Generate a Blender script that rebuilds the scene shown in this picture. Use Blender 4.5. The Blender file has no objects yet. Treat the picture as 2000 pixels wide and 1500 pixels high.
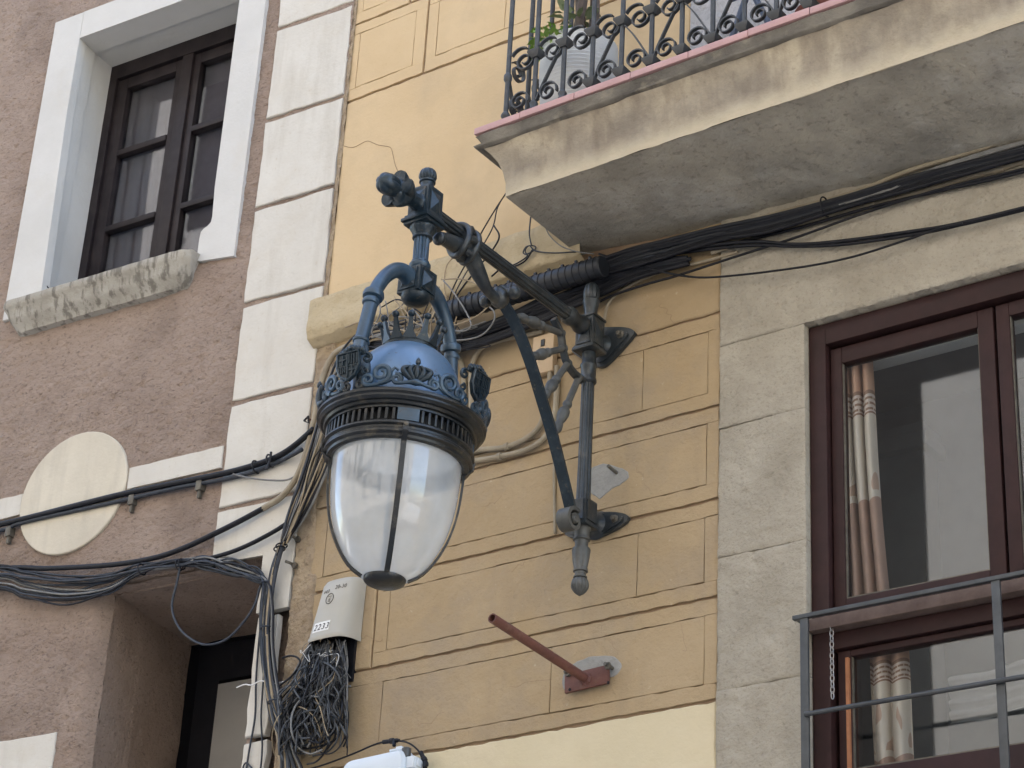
import bpy, bmesh, math, random
import numpy as np
from math import sin, cos, pi, radians, sqrt
from mathutils import Vector, Matrix

random.seed(7)
SC = bpy.context.scene
COL = SC.collection

# ------------------------------------------------------------------ camera
YAW, PITCH, ROLL, FPX = radians(36.9805), radians(27.38634), radians(3.29621), 4394.5
CF = Vector((-sin(YAW) * cos(PITCH), cos(YAW) * cos(PITCH), sin(PITCH)))
_r = Vector((cos(YAW), sin(YAW), 0)); _u = _r.cross(CF)
CR = cos(ROLL) * _r + sin(ROLL) * _u
CU = -sin(ROLL) * _r + cos(ROLL) * _u
CO = Vector((0, -6.0, 1.6))
cam = bpy.data.cameras.new('camera')
cam.sensor_fit = 'HORIZONTAL'; cam.sensor_width = 36; cam.lens = FPX / 2000 * 36
cam.clip_start = 0.05; cam.clip_end = 500
camo = bpy.data.objects.new('camera', cam); COL.objects.link(camo)
mw = Matrix.Identity(4)
for i in range(3):
    mw[i][0], mw[i][1], mw[i][2], mw[i][3] = CR[i], CU[i], -CF[i], CO[i]
camo.matrix_world = mw
SC.camera = camo

# ------------------------------------------------------------------ light
SUN_EL, SUN_AZ = 52.0, 18.0           # degrees; the sun stands behind these houses and lights the far side of the street
w = bpy.data.worlds.new('World'); SC.world = w; w.use_nodes = True
nt = w.node_tree
bg = nt.nodes['Background']; sky = nt.nodes.new('ShaderNodeTexSky')
sky.sky_type = 'NISHITA'; sky.sun_disc = False
sky.sun_elevation = radians(SUN_EL); sky.sun_rotation = radians(SUN_AZ)
sky.air_density = 1.0; sky.dust_density = 1.5; sky.ozone_density = 1.0
nt.links.new(sky.outputs[0], bg.inputs[0]); bg.inputs[1].default_value = 0.15
sd = bpy.data.lights.new('sun', 'SUN'); sd.energy = 2.2; sd.angle = radians(0.5); sd.color = (1.0, 0.965, 0.93)
so = bpy.data.objects.new('sun', sd); COL.objects.link(so)
_d = Vector((sin(radians(SUN_AZ)) * cos(radians(SUN_EL)), cos(radians(SUN_AZ)) * cos(radians(SUN_EL)), sin(radians(SUN_EL))))
so.rotation_euler = _d.to_track_quat('Z', 'Y').to_euler()
vs = SC.view_settings
vs.view_transform = 'Standard'; vs.look = 'None'; vs.gamma = 1; vs.use_curve_mapping = False
vs.exposure = 2.62
vs.use_white_balance = True; vs.white_balance_temperature = 6900; vs.white_balance_tint = 10

# ------------------------------------------------------------------ picking points on real planes
def ray(px, py): return CF + CR * ((px - 1000) / FPX) - CU * ((py - 750) / FPX)
def W(px, py, off=0.0):                       # point on a plane parallel to the yellow wall, off metres in front of it
    d = ray(px, py); return CO + d * ((-off - CO.y) / d.y)
def XP(px, py, x=-4.10):                      # point in the upright plane of the lamp bracket
    d = ray(px, py); return CO + d * ((x - CO.x) / d.x)
BETA = radians(3.86106)
HX = -5.504
HN = Vector((sin(BETA), -cos(BETA), 0)); HP = Vector((HX, 0, 0))
def WL(px, py, off=0.0):                      # the same for the house on the left, which turns towards the street
    d = ray(px, py); P = HP + HN * off
    return CO + d * ((P - CO).dot(HN) / d.dot(HN))

# ------------------------------------------------------------------ noise for relief
_rng = np.random.RandomState(3); _PT = _rng.rand(4096)
def vn(x, y, s=0):
    xi = np.floor(x).astype(np.int64); yi = np.floor(y).astype(np.int64)
    fx = x - xi; fy = y - yi
    fx = fx * fx * fx * (fx * (fx * 6 - 15) + 10); fy = fy * fy * fy * (fy * (fy * 6 - 15) + 10)
    h = lambda a, b: _PT[(a * 7349 + b * 9151 + s * 3571 + ((a * b) & 1023) * 37) & 4095]
    a = h(xi, yi); b = h(xi + 1, yi); c = h(xi, yi + 1); d = h(xi + 1, yi + 1)
    return (a + (b - a) * fx) * (1 - fy) + (c + (d - c) * fx) * fy - 0.5
def fbm(x, y, s=0, o=4):
    t = 0; a = 1.0
    for i in range(o):
        t = t + a * vn(x * 2 ** i + 13.7 * i, y * 2 ** i + 7.1 * i, s + i); a *= .5
    return t

# ------------------------------------------------------------------ mesh builder
class MB:
    def __init__(s): s.v = []; s.f = []; s.m = []; s.mi = 0
    def add(s, vs, fs):
        o = len(s.v); s.v += [tuple(p) for p in vs]
        for f in fs: s.f.append([i + o for i in f]); s.m.append(s.mi)
        return s
    def mat(s, i): s.mi = i; return s
    def xf(s, M):
        s.v = [tuple(M @ Vector(p)) for p in s.v]; return s
    def box(s, c, d, R=None, bev=0.0):
        hx, hy, hz = d[0] / 2, d[1] / 2, d[2] / 2
        R = R or Matrix.Identity(3); c = Vector(c)
        if bev <= 0:
            vs = [c + R @ Vector((x, y, z)) for x in (-hx, hx) for y in (-hy, hy) for z in (-hz, hz)]
            return s.add(vs, [(0, 1, 3, 2), (4, 6, 7, 5), (0, 4, 5, 1), (2, 3, 7, 6), (0, 2, 6, 4), (1, 5, 7, 3)])
        bm = bmesh.new(); bmesh.ops.create_cube(bm, size=1)
        for v in bm.verts: v.co = Vector((v.co.x * d[0], v.co.y * d[1], v.co.z * d[2]))
        bmesh.ops.bevel(bm, geom=bm.edges[:] + bm.verts[:], offset=bev, segments=2, affect='EDGES', profile=.6)
        bm.verts.index_update()
        s.add([c + R @ v.co for v in bm.verts], [[v.index for v in f.verts] for f in bm.faces]); bm.free(); return s
    def bb(s, x0, x1, y0, y1, z0, z1, bev=0.0):
        return s.box(((x0 + x1) / 2, (y0 + y1) / 2, (z0 + z1) / 2), (abs(x1 - x0), abs(y1 - y0), abs(z1 - z0)), None, bev)
    def tube(s, pts, r, n=8, caps=True):
        pts = [Vector(p) for p in pts]; N = len(pts)
        rr = r if isinstance(r, (list, tuple)) else [r] * N
        T = [((pts[min(i + 1, N - 1)] - pts[max(i - 1, 0)]).normalized()) for i in range(N)]
        a = T[0].orthogonal().normalized(); vs = []
        for i in range(N):
            a = (a - T[i] * a.dot(T[i])); a = a.normalized() if a.length > 1e-6 else T[i].orthogonal().normalized()
            b = T[i].cross(a)
            for k in range(n):
                t = 2 * pi * k / n; vs.append(pts[i] + (a * cos(t) + b * sin(t)) * rr[i])
        fs = [(i * n + k, i * n + (k + 1) % n, (i + 1) * n + (k + 1) % n, (i + 1) * n + k) for i in range(N - 1) for k in range(n)]
        if caps: fs += [tuple(range(n - 1, -1, -1)), tuple((N - 1) * n + k for k in range(n))]
        return s.add(vs, fs)
    def sweep(s, pts, sec, nrm, closed=False):     # planar ribbon: section points (a, b) along (side, nrm)
        pts = [Vector(p) for p in pts]; N = len(pts); n = len(sec); nrm = Vector(nrm).normalized(); vs = []
        for i in range(N):
            t = (pts[(i + 1) % N] - pts[i - 1]) if closed else (pts[min(i + 1, N - 1)] - pts[max(i - 1, 0)])
            sd_ = nrm.cross(t).normalized()
            vs += [pts[i] + sd_ * a + nrm * b for a, b in sec]
        L = N if closed else N - 1
        fs = [(i * n + k, i * n + (k + 1) % n, ((i + 1) % N) * n + (k + 1) % n, ((i + 1) % N) * n + k) for i in range(L) for k in range(n)]
        if not closed: fs += [tuple(range(n - 1, -1, -1)), tuple((N - 1) * n + k for k in range(n))]
        return s.add(vs, fs)
    def lathe(s, prof, o=(0, 0, 0), ax=(0, 0, 1), n=24, mod=None, cap=True):   # prof (r, h) along ax; mod(theta, i) scales r
        o = Vector(o); ax = Vector(ax).normalized()
        a = Vector((1, 0, 0)) if abs(ax.x) < .9 else Vector((0, 1, 0)); a = (a - ax * a.dot(ax)).normalized(); b = ax.cross(a)
        vs = []
        for i, (r, h) in enumerate(prof):
            for k in range(n):
                t = 2 * pi * k / n; q = r * (mod(t, i) if mod else 1)
                vs.append(o + ax * h + (a * cos(t) + b * sin(t)) * q)
        N = len(prof)
        fs = [(i * n + k, i * n + (k + 1) % n, (i + 1) * n + (k + 1) % n, (i + 1) * n + k) for i in range(N - 1) for k in range(n)]
        if cap: fs += [tuple(range(n - 1, -1, -1)), tuple((N - 1) * n + k for k in range(n))]
        return s.add(vs, fs)
    def prism(s, out, t, fr):                      # outline of (u, v), thickness t, fr(u, v, w) -> point
        n = len(out)
        vs = [fr(u, v, 0) for u, v in out] + [fr(u, v, t) for u, v in out]
        fs = [tuple(range(n)), tuple(range(2 * n - 1, n - 1, -1))] + [(i, i + n, (i + 1) % n + n, (i + 1) % n) for i in range(n)]
        return s.add(vs, fs)
    def grid(s, P, keep=None):                     # P array (rows, cols, 3)
        R, Cn = P.shape[:2]; o = len(s.v)
        s.v += [tuple(p) for p in P.reshape(-1, 3).tolist()]
        for i in range(R - 1):
            for j in range(Cn - 1):
                if keep is None or keep[i, j]:
                    s.f.append([o + i * Cn + j, o + i * Cn + j + 1, o + (i + 1) * Cn + j + 1, o + (i + 1) * Cn + j]); s.m.append(s.mi)
        return s

def spline(pts, n=8):
    P = [Vector(p) for p in pts]; P = [P[0] * 2 - P[1]] + P + [P[-1] * 2 - P[-2]]; out = []
    for i in range(1, len(P) - 2):
        for k in range(n):
            t = k / n; a, b, c, d = P[i - 1:i + 3]
            out.append(.5 * ((2 * b) + (c - a) * t + (2 * a - 5 * b + 4 * c - d) * t * t + (3 * b - a - 3 * c + d) * t ** 3))
    out.append(P[-2]); return out
def spiral(c, r0, r1, a0, turns, n=26):            # 2D points
    return [(c[0] + (r0 + (r1 - r0) * i / n) * cos(a0 + turns * 2 * pi * i / n), c[1] + (r0 + (r1 - r0) * i / n) * sin(a0 + turns * 2 * pi * i / n)) for i in range(n + 1)]

# ------------------------------------------------------------------ objects
MATW = {}
def thing(name, label, cat, loc=(0, 0, 0), rz=0.0, group=None):
    o = bpy.data.objects.new(name, None); COL.objects.link(o); o.empty_display_size = .1
    o.location = loc; o.rotation_euler = (0, 0, rz)
    o['label'] = label; o['category'] = cat
    if group: o['group'] = group
    MATW[o] = Matrix.Translation(Vector(loc)) @ Matrix.Rotation(rz, 4, 'Z'); return o
def obj(name, mb, mats, parent=None, label=None, smooth=40, local=False):
    me = bpy.data.meshes.new(name); me.from_pydata(mb.v, [], mb.f)
    mats = mats if isinstance(mats, (list, tuple)) else [mats]
    for m in mats: me.materials.append(m)
    if len(mats) > 1: me.polygons.foreach_set('material_index', mb.m)
    if parent is not None and not local: me.transform(MATW[parent].inverted())
    bm = bmesh.new(); bm.from_mesh(me)
    if len(bm.faces) < 20000: bmesh.ops.recalc_face_normals(bm, faces=bm.faces)
    bm.to_mesh(me); bm.free()
    me.shade_smooth()
    me.set_sharp_from_angle(angle=radians(smooth))
    o = bpy.data.objects.new(name, me); COL.objects.link(o)
    if parent is not None: o.parent = parent; MATW[o] = MATW[parent]
    else: MATW[o] = Matrix.Identity(4)
    if label: o['label'] = label
    return o
def solo(name, label, cat, mb, mats, group=None, kind=None, smooth=40):
    o = obj(name, mb, mats, None, label, smooth); o['category'] = cat
    if group: o['group'] = group
    if kind: o['kind'] = kind
    return o
def rep(o, loc, parent=None, rot=None):             # a copy of one part sharing its mesh
    c = o.copy(); COL.objects.link(c); c.parent = parent or o.parent; c.location = loc
    if rot is not None: c.rotation_euler = rot
    MATW[c] = MATW[o]; return c
def struct(name, mb, m):
    o = obj(name, mb, m); o['kind'] = 'structure'; return o

# ------------------------------------------------------------------ materials
def M(name, c1, c2=None, rough=.8, scale=3.0, bump=.15, bscale=120.0, bdist=.004, metal=0.0, spec=.35, speck=None, streak=None, blot=None, stretch=(1, 1, 1), coat=0.0, bump2=None, low=None):
    m = bpy.data.materials.new(name); m.use_nodes = True; t = m.node_tree; N = t.nodes; L = t.links
    b = N['Principled BSDF']; tc = N.new('ShaderNodeTexCoord')
    def noise(sc, det=6, rg=.6, st=(1, 1, 1), off=(0, 0, 0)):
        mp = N.new('ShaderNodeMapping'); mp.inputs['Scale'].default_value = st; mp.inputs['Location'].default_value = off
        L.new(tc.outputs['Object'], mp.inputs[0])
        n = N.new('ShaderNodeTexNoise'); n.inputs['Scale'].default_value = sc; n.inputs['Detail'].default_value = det; n.inputs['Roughness'].default_value = rg
        L.new(mp.outputs[0], n.inputs['Vector']); return n.outputs['Fac']
    def ramp(f, a, z):
        r = N.new('ShaderNodeMapRange'); r.inputs['From Min'].default_value = a; r.inputs['From Max'].default_value = z
        L.new(f, r.inputs['Value']); return r.outputs[0]
    def mix(fac, a, bb):
        x = N.new('ShaderNodeMix'); x.data_type = 'RGBA'
        if isinstance(fac, float): x.inputs['Factor'].default_value = fac
        else: L.new(fac, x.inputs['Factor'])
        for sck, v in ((x.inputs[6], a), (x.inputs[7], bb)):
            if isinstance(v, tuple): sck.default_value = (*v, 1)
            else: L.new(v, sck)
        return x.outputs[2]
    def mul(f, k):
        x = N.new('ShaderNodeMath'); x.operation = 'MULTIPLY'; L.new(f, x.inputs[0])
        if isinstance(k, float): x.inputs[1].default_value = k
        else: L.new(k, x.inputs[1])
        return x.outputs[0]
    c2 = c2 or tuple(v * .85 for v in c1)
    col = mix(ramp(noise(scale), .35, .68), c1, c2)
    if blot:                                        # (colour, amount, scale, lo, hi)
        col = mix(mul(ramp(noise(blot[2], 7, .65, off=(3.1, 1.7, 5.2)), blot[3], blot[4]), float(blot[1])), col, blot[0])
    if streak:                                      # (colour, amount, xscale, zscale, lo, hi)
        col = mix(mul(ramp(noise(1.0, 5, .6, (streak[2], streak[2], streak[3]), (9, 4, 2)), streak[4], streak[5]), float(streak[1])), col, streak[0])
    if speck:                                       # (colour, amount, scale, lo, hi)
        col = mix(mul(ramp(noise(speck[2], 3, .6, stretch), speck[3], speck[4]), float(speck[1])), col, speck[0])
    if low:                                         # stains only above this height; the lit lower edge is painted pale
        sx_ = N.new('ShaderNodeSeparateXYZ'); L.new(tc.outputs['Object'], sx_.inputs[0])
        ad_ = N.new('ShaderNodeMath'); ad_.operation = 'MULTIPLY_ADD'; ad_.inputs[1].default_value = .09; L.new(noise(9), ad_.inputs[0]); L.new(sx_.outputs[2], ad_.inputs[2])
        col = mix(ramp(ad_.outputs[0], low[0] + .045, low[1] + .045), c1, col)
    L.new(col, b.inputs['Base Color'])
    rr = N.new('ShaderNodeMapRange'); rr.inputs['To Min'].default_value = max(rough - .1, .02); rr.inputs['To Max'].default_value = min(rough + .1, 1)
    L.new(noise(scale * 4), rr.inputs['Value']); L.new(rr.outputs[0], b.inputs['Roughness'])
    b.inputs['Metallic'].default_value = metal; b.inputs['Specular IOR Level'].default_value = spec
    b.inputs['Coat Weight'].default_value = coat
    if bump > 0:
        bp = N.new('ShaderNodeBump'); bp.inputs['Strength'].default_value = bump; bp.inputs['Distance'].default_value = bdist
        L.new(noise(bscale, 5, .65, stretch), bp.inputs['Height'])
        last = bp
        if bump2:                                   # (strength, scale, dist)
            b2 = N.new('ShaderNodeBump'); b2.inputs['Strength'].default_value = bump2[0]; b2.inputs['Distance'].default_value = bump2[2]
            L.new(noise(bump2[1], 6, .6, stretch, (1, 2, 3)), b2.inputs['Height']); L.new(bp.outputs[0], b2.inputs['Normal']); last = b2
        L.new(last.outputs[0], b.inputs['Normal'])
    return m

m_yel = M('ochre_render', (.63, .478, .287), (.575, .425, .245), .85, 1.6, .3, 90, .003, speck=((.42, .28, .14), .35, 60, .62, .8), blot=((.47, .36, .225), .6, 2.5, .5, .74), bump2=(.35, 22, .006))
m_yel2 = M('ochre_render_shaded', (.42, .316, .189), (.37, .271, .153), .85, 2.2, .35, 80, .003, speck=((.52, .44, .32), .6, 42, .66, .76), blot=((.31, .25, .18), .75, 2.6, .48, .70), streak=((.29, .222, .15), .5, 7, .8, .52, .75), bump2=(.9, 19, .010))  # darker copy of the ochre; the lower wall's shade is in its colour
m_groove = M('dirty_joint', (.36, .255, .16), (.24, .165, .11), .95, 8, .4, 70)
m_pale = M('pale_render', (.66, .57, .39), (.61, .52, .34), .85, 2.5, .3, 80, .003, blot=((.55, .46, .30), .5, 5, .5, .75), bump2=(.4, 20, .006))
m_scar = M('broken_render', (.42, .33, .22), (.30, .23, .16), .95, 14, .8, 60, .012, speck=((.2, .15, .1), .7, 45, .58, .7), bump2=(.9, 20, .02))
m_stuc = M('mauve_stucco', (.43, .332, .266), (.36, .27, .213), .95, 2.0, 1.0, 95, .013, speck=((.15, .11, .09), .6, 60, .56, .70), blot=((.235, .175, .138), .85, 1.7, .47, .68), stretch=(.85, 1, 1.2), bump2=(.9, 34, .016))
m_white = M('cream_quoin_paint', (.645, .62, .555), (.58, .55, .485), .8, 2.4, .4, 70, .004, blot=((.55, .49, .39), .5, 4, .52, .78), speck=((.5, .43, .33), .5, 40, .64, .78), streak=((.44, .40, .33), .5, 9, 1.3, .52, .74), bump2=(.5, 17, .007))
m_disc = M('weathered_cream_paint', (.64, .585, .47), (.55, .50, .40), .85, 3, .3, 80, .004, streak=((.42, .38, .31), .55, 10, 1.6, .5, .75), bump2=(.4, 18, .006))
m_surr = M('white_surround_paint', (.615, .605, .57), (.56, .55, .515), .75, 2.5, .25, 60, .004, blot=((.56, .52, .44), .4, 5, .56, .78), bump2=(.4, 15, .006))
m_sill = M('weathered_sill_stone', (.44, .42, .37), (.33, .31, .265), .95, 7, .6, 60, .006, streak=((.13, .12, .10), .75, 30, 3, .50, .62), bump2=(.5, 25, .006))
m_stone = M('rough_sandstone', (.43, .39, .315), (.355, .318, .25), .95, 5, .8, 95, .007, speck=((.22, .19, .145), .5, 80, .56, .72), blot=((.30, .265, .205), .7, 3.5, .48, .72), bump2=(.8, 30, .012))
m_ledge = M('string_course_render', (.52, .43, .28), (.44, .36, .23), .9, 5, .5, 55, .006, speck=((.3, .23, .15), .5, 45, .6, .75), blot=((.36, .29, .2), .5, 4, .52, .72), bump2=(.7, 22, .012))
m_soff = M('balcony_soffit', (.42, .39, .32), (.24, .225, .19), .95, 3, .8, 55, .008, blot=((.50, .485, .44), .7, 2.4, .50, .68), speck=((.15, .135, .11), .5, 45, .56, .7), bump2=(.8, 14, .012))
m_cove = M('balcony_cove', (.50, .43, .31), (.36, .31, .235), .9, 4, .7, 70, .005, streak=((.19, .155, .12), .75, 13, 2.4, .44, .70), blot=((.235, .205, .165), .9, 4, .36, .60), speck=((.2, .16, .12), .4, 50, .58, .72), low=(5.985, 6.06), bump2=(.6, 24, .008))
m_fascia = M('stained_fascia', (.22, .20, .165), (.085, .078, .068), .95, 5, .6, 60, .005, blot=((.42, .36, .26), .6, 6, .55, .7), bump2=(.7, 25, .01))
m_tile = M('pink_edge_tile', (.50, .315, .305), (.43, .26, .25), .55, 8, .2, 80, .002, blot=((.45, .25, .22), .5, 12, .5, .75))
m_rail = M('painted_wrought_iron', (.050, .056, .06), (.03, .033, .036), .5, 14, .3, 90, .002, spec=.5, blot=((.12, .10, .085), .5, 30, .58, .7))
m_iron = M('blue_black_iron', (.018, .034, .048), (.010, .020, .029), .32, 9, .4, 60, .003, spec=.45, metal=.2, blot=((.06, .075, .085), .5, 18, .52, .74), speck=((.10, .085, .065), .7, 55, .62, .72))
m_dusty = M('dusty_grey_iron', (.040, .049, .054), (.019, .024, .028), .33, 9, .45, 60, .003, spec=.5, metal=.2, blot=((.13, .125, .105), .6, 14, .53, .72), speck=((.07, .065, .07), .7, 55, .62, .72))
m_spoke = M('pale_dusty_lit_iron', (.105, .105, .095), (.055, .058, .056), .5, 12, .4, 60, .003, spec=.4, metal=.15)
m_bright = M('blue_lantern_iron', (.038, .078, .122), (.020, .044, .070), .33, 9, .3, 60, .002, spec=.6, metal=.2, blot=((.09, .11, .13), .5, 14, .52, .75), speck=((.05, .045, .045), .7, 55, .62, .72))
m_dome = M('blue_dome_paint', (.105, .195, .315), (.075, .145, .24), .34, 5, .12, 60, .002, spec=.6, metal=.15, blot=((.085, .10, .14), .55, 12, .55, .75), streak=((.08, .11, .17), .4, 14, 3, .5, .8), speck=((.07, .065, .07), .7, 55, .62, .72))
m_rim = M('rim_iron', (.022, .027, .031), (.012, .015, .018), .34, 12, .4, 70, .003, spec=.55, metal=.3, blot=((.13, .11, .08), .6, 20, .56, .7))
m_inner = M('lantern_inside', (.02, .022, .025), None, .8)
m_black = M('black_cable', (.010, .011, .016), (.006, .007, .010), .5, 30, .2, 90, .001, spec=.3)
m_slate = M('slate_cable', (.040, .048, .062), (.022, .027, .036), .5, 30, .2, 90, .001, spec=.35)
m_gcab = M('grey_cable', (.22, .22, .21), (.14, .14, .135), .55, 30, .2, 90, .001)
m_bcab = M('beige_cable', (.36, .29, .19), (.24, .19, .125), .6, 20, .2, 90, .001)
m_conduit = M('painted_conduit', (.36, .31, .225), (.27, .23, .165), .7, 10, .2, 70, .002, blot=((.2, .15, .1), .5, 16, .58, .75))
m_sleeve = M('black_sleeve_plastic', (.009, .011, .015), (.016, .019, .024), .45, 10, .1, 50, .002, spec=.4)
m_bluet = M('dusty_blue_top', (.12, .155, .20), (.09, .115, .15), .6, 12, .2)
m_wood = M('dark_brown_frame', (.036, .016, .0155), (.026, .0125, .012), .5, 12, .2, 50, .002, spec=.22, stretch=(1, 1, .15))
m_wood_l = M('old_violet_frame', (.017, .013, .0145), (.032, .025, .026), .5, 14, .4, 60, .002, spec=.25, stretch=(1, 1, .15))
m_bare = M('bare_wood', (.15, .105, .085), (.095, .062, .05), .75, 14, .4, 60, .003, stretch=(.2, 1, 1))
m_orange = M('worn_orange_wood', (.40, .17, .075), (.26, .105, .05), .6, 16, .3, 60, .002, stretch=(1, 1, .2))
m_guard = M('galvanised_guard', (.080, .087, .092), (.055, .06, .064), .45, 12, .2, 80, .002, spec=.5, metal=.4)
m_dark = M('dark_void', (.012, .012, .016), None, .9)
m_room = M('dim_room_wall', (.15, .172, .19), (.115, .13, .145), .9, 3)
m_panel = M('pale_room_panel', (.62, .64, .62), (.55, .57, .55), .8, 2)
m_cloth = M('folded_cloth', (.36, .37, .37), (.30, .31, .31), .9, 12)
m_lilac = M('grey_reflection_sheet', (.11, .102, .107), (.08, .074, .078), .9, 6, .2, 40)
m_door = M('grey_door_paint', (.40, .39, .36), (.34, .33, .31), .6, 4, .1)
m_jbox = M('beige_grey_plastic', (.44, .42, .36), (.40, .38, .325), .5, 4, .05, 60, .001, spec=.45, blot=((.33, .31, .26), .4, 6, .55, .8))
m_wbox = M('white_plastic', (.66, .73, .79), (.62, .69, .75), .4, 4, .03, 60, .001, spec=.5)
m_label = M('white_sticker', (.80, .80, .78), (.76, .76, .74), .5, 10, 0)
m_ink = M('black_print', (.02, .02, .025), None, .6, bump=0)
m_emb = M('grey_print', (.11, .105, .095), None, .6, bump=0)
m_rust = M('red_oxide_steel', (.155, .062, .046), (.11, .045, .036), .6, 14, .4, 90, .003, blot=((.21, .12, .08), .5, 25, .55, .7))
m_mortar = M('grey_mortar', (.34, .335, .31), (.25, .245, .225), .95, 10, .7, 80, .006, blot=((.42, .41, .38), .5, 8, .5, .7))
m_bolt = M('bolt_steel', (.16, .15, .125), (.10, .09, .075), .55, 20, .3, metal=.5)
m_pot = M('white_ribbed_pot', (.68, .71, .72), (.62, .65, .66), .55, 5, .05)
m_leaf = M('bright_leaf', (.26, .42, .09), (.16, .28, .06), .55, 8, .05, spec=.4)
m_leafg = M('grey_green_leaf', (.24, .29, .17), (.16, .21, .12), .6, 8, .05)
m_bark = M('grey_brown_bark', (.14, .115, .10), (.07, .057, .05), .9, 14, .8, 50, .01, stretch=(1, 1, .3))
m_wrough = M('white_roughcast', (.52, .52, .53), (.42, .42, .43), .95, 8, .9, 55, .012, speck=((.28, .28, .29), .5, 45, .55, .7), bump2=(.8, 25, .015))
m_steel = M('chain_steel', (.40, .38, .36), None, .4, metal=.8, bump=0)
m_ter = M('terracotta', (.22, .07, .05), (.16, .05, .04), .6)
m_sun = M('faded_blue_plastic', (.12, .16, .24), None, .5)
m_street = M('street_stone', (.45, .435, .41), (.39, .375, .355), .85, 1, .3, 30)
m_opp = M('opposite_render', (.42, .40, .37), (.36, .345, .32), .9, .6, .2, 20)
m_refl = M('dark_reflection_tone', (.045, .04, .036), None, .8, 2)
m_oppw = M('opposite_trim', (.68, .67, .63), None, .9, .8)

def glass_mat(name, tint, milky, gloss, mcol=(.8, .85, .9)):
    m = bpy.data.materials.new(name); m.use_nodes = True; t = m.node_tree; N = t.nodes; L = t.links
    N.remove(N['Principled BSDF']); out = N['Material Output']
    tr = N.new('ShaderNodeBsdfTransparent'); tr.inputs[0].default_value = (*tint, 1)
    gl = N.new('ShaderNodeBsdfGlossy'); gl.inputs['Roughness'].default_value = .02; gl.inputs['Color'].default_value = (.95, .97, 1, 1)
    base = tr.outputs[0]
    if milky > 0:
        df = N.new('ShaderNodeBsdfDiffuse'); df.inputs[0].default_value = (*mcol, 1)
        tl = N.new('ShaderNodeBsdfTranslucent'); tl.inputs[0].default_value = (*mcol, 1)
        mm = N.new('ShaderNodeMixShader'); mm.inputs[0].default_value = .5
        L.new(df.outputs[0], mm.inputs[1]); L.new(tl.outputs[0], mm.inputs[2])
        tc = N.new('ShaderNodeTexCoord'); nz = N.new('ShaderNodeTexNoise'); nz.inputs['Scale'].default_value = 5; nz.inputs['Detail'].default_value = 6
        L.new(tc.outputs['Object'], nz.inputs['Vector'])
        mr = N.new('ShaderNodeMapRange'); mr.inputs['From Min'].default_value = .3; mr.inputs['From Max'].default_value = .75
        mr.inputs['To Min'].default_value = milky - .12; mr.inputs['To Max'].default_value = milky + .12; L.new(nz.outputs['Fac'], mr.inputs['Value'])
        m2 = N.new('ShaderNodeMixShader'); L.new(mr.outputs[0], m2.inputs[0])
        L.new(base, m2.inputs[1]); L.new(mm.outputs[0], m2.inputs[2]); base = m2.outputs[0]
    fr = N.new('ShaderNodeFresnel'); ge = N.new('ShaderNodeNewGeometry'); io = N.new('ShaderNodeMath'); io.operation = 'MULTIPLY_ADD'      # same index from both sides of a thin pane
    L.new(ge.outputs['Backfacing'], io.inputs[0]); io.inputs[1].default_value = 1 / 1.5 - 1.5; io.inputs[2].default_value = 1.5; L.new(io.outputs[0], fr.inputs['IOR'])
    ad = N.new('ShaderNodeMath'); ad.operation = 'MULTIPLY_ADD'; ad.inputs[1].default_value = 1.0; ad.inputs[2].default_value = gloss; ad.use_clamp = True
    L.new(fr.outputs[0], ad.inputs[0])
    m3 = N.new('ShaderNodeMixShader'); L.new(ad.outputs[0], m3.inputs[0]); L.new(base, m3.inputs[1]); L.new(gl.outputs[0], m3.inputs[2])
    L.new(m3.outputs[0], out.inputs['Surface']); return m
m_pane = glass_mat('window_glass', (.93, .94, .94), 0, .0)
m_pane_l = glass_mat('old_window_glass', (.88, .88, .90), 0, .0)
m_globe = glass_mat('cloudy_lantern_glass', (.95, .97, .985), .50, .02, (.90, .96, 1.0))

# ================================================================== ground and the far side of the street
struct('street', MB().box((0, -4.5, -.05), (80, 40, .1)), m_street)
opp = thing('building', 'pale facade across the street, seen only reflected in the window panes', 'building', (0, -8.6, 0))
b = MB().bb(-26, 14, -9.2, -8.6, 0, 16.5); obj('wall', b, m_opp, opp)
obj('dark_reflection_panel', MB().bb(-8.3, -4.3, -8.598, -8.57, 6.4, 11.4), m_refl, opp)  # added dark panel on the unseen facade, darkens the right window's reflection
obj('pale_reflection_panel', MB().bb(-6.95, -4.6, -8.565, -8.54, 6.9, 10.05), m_oppw, opp)  # added pale panel, reflected as the bright rectangle in the right window

b = MB().bb(-26, 14, -8.6, -8.25, 16.2, 16.6); obj('cornice', b, m_oppw, opp)
win = None
for k in range(10):
    for j in range(5):
        x = -24 + k * 3.6; z = 1.2 + j * 3.1
        if -9.2 < x < -3.6 and 5 < z < 11: continue
        if win is None:
            win = obj('window', MB().bb(-.55, .55, .002, .02, 0, 2.0), m_dark, opp, local=True); win.location = (x, 0, z)
            sur = obj('window_surround', MB().bb(-.75, -.55, 0, .06, -.1, 2.2).bb(.55, .75, 0, .06, -.1, 2.2).bb(-.55, .55, 0, .06, 2.0, 2.2), m_oppw, opp, local=True); sur.location = (x, 0, z)
        else: rep(win, (x, 0, z)); rep(sur, (x, 0, z))

# ================================================================== house on the left
LH = thing('house', 'mauve stucco house with cream painted quoins and a white framed casement window', 'house', (HX, 0, 0), BETA)
def L_(name, mb, mats, label=None, smooth=40, parent=None): return obj(name, mb, mats, parent or LH, label, smooth, local=True)
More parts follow.
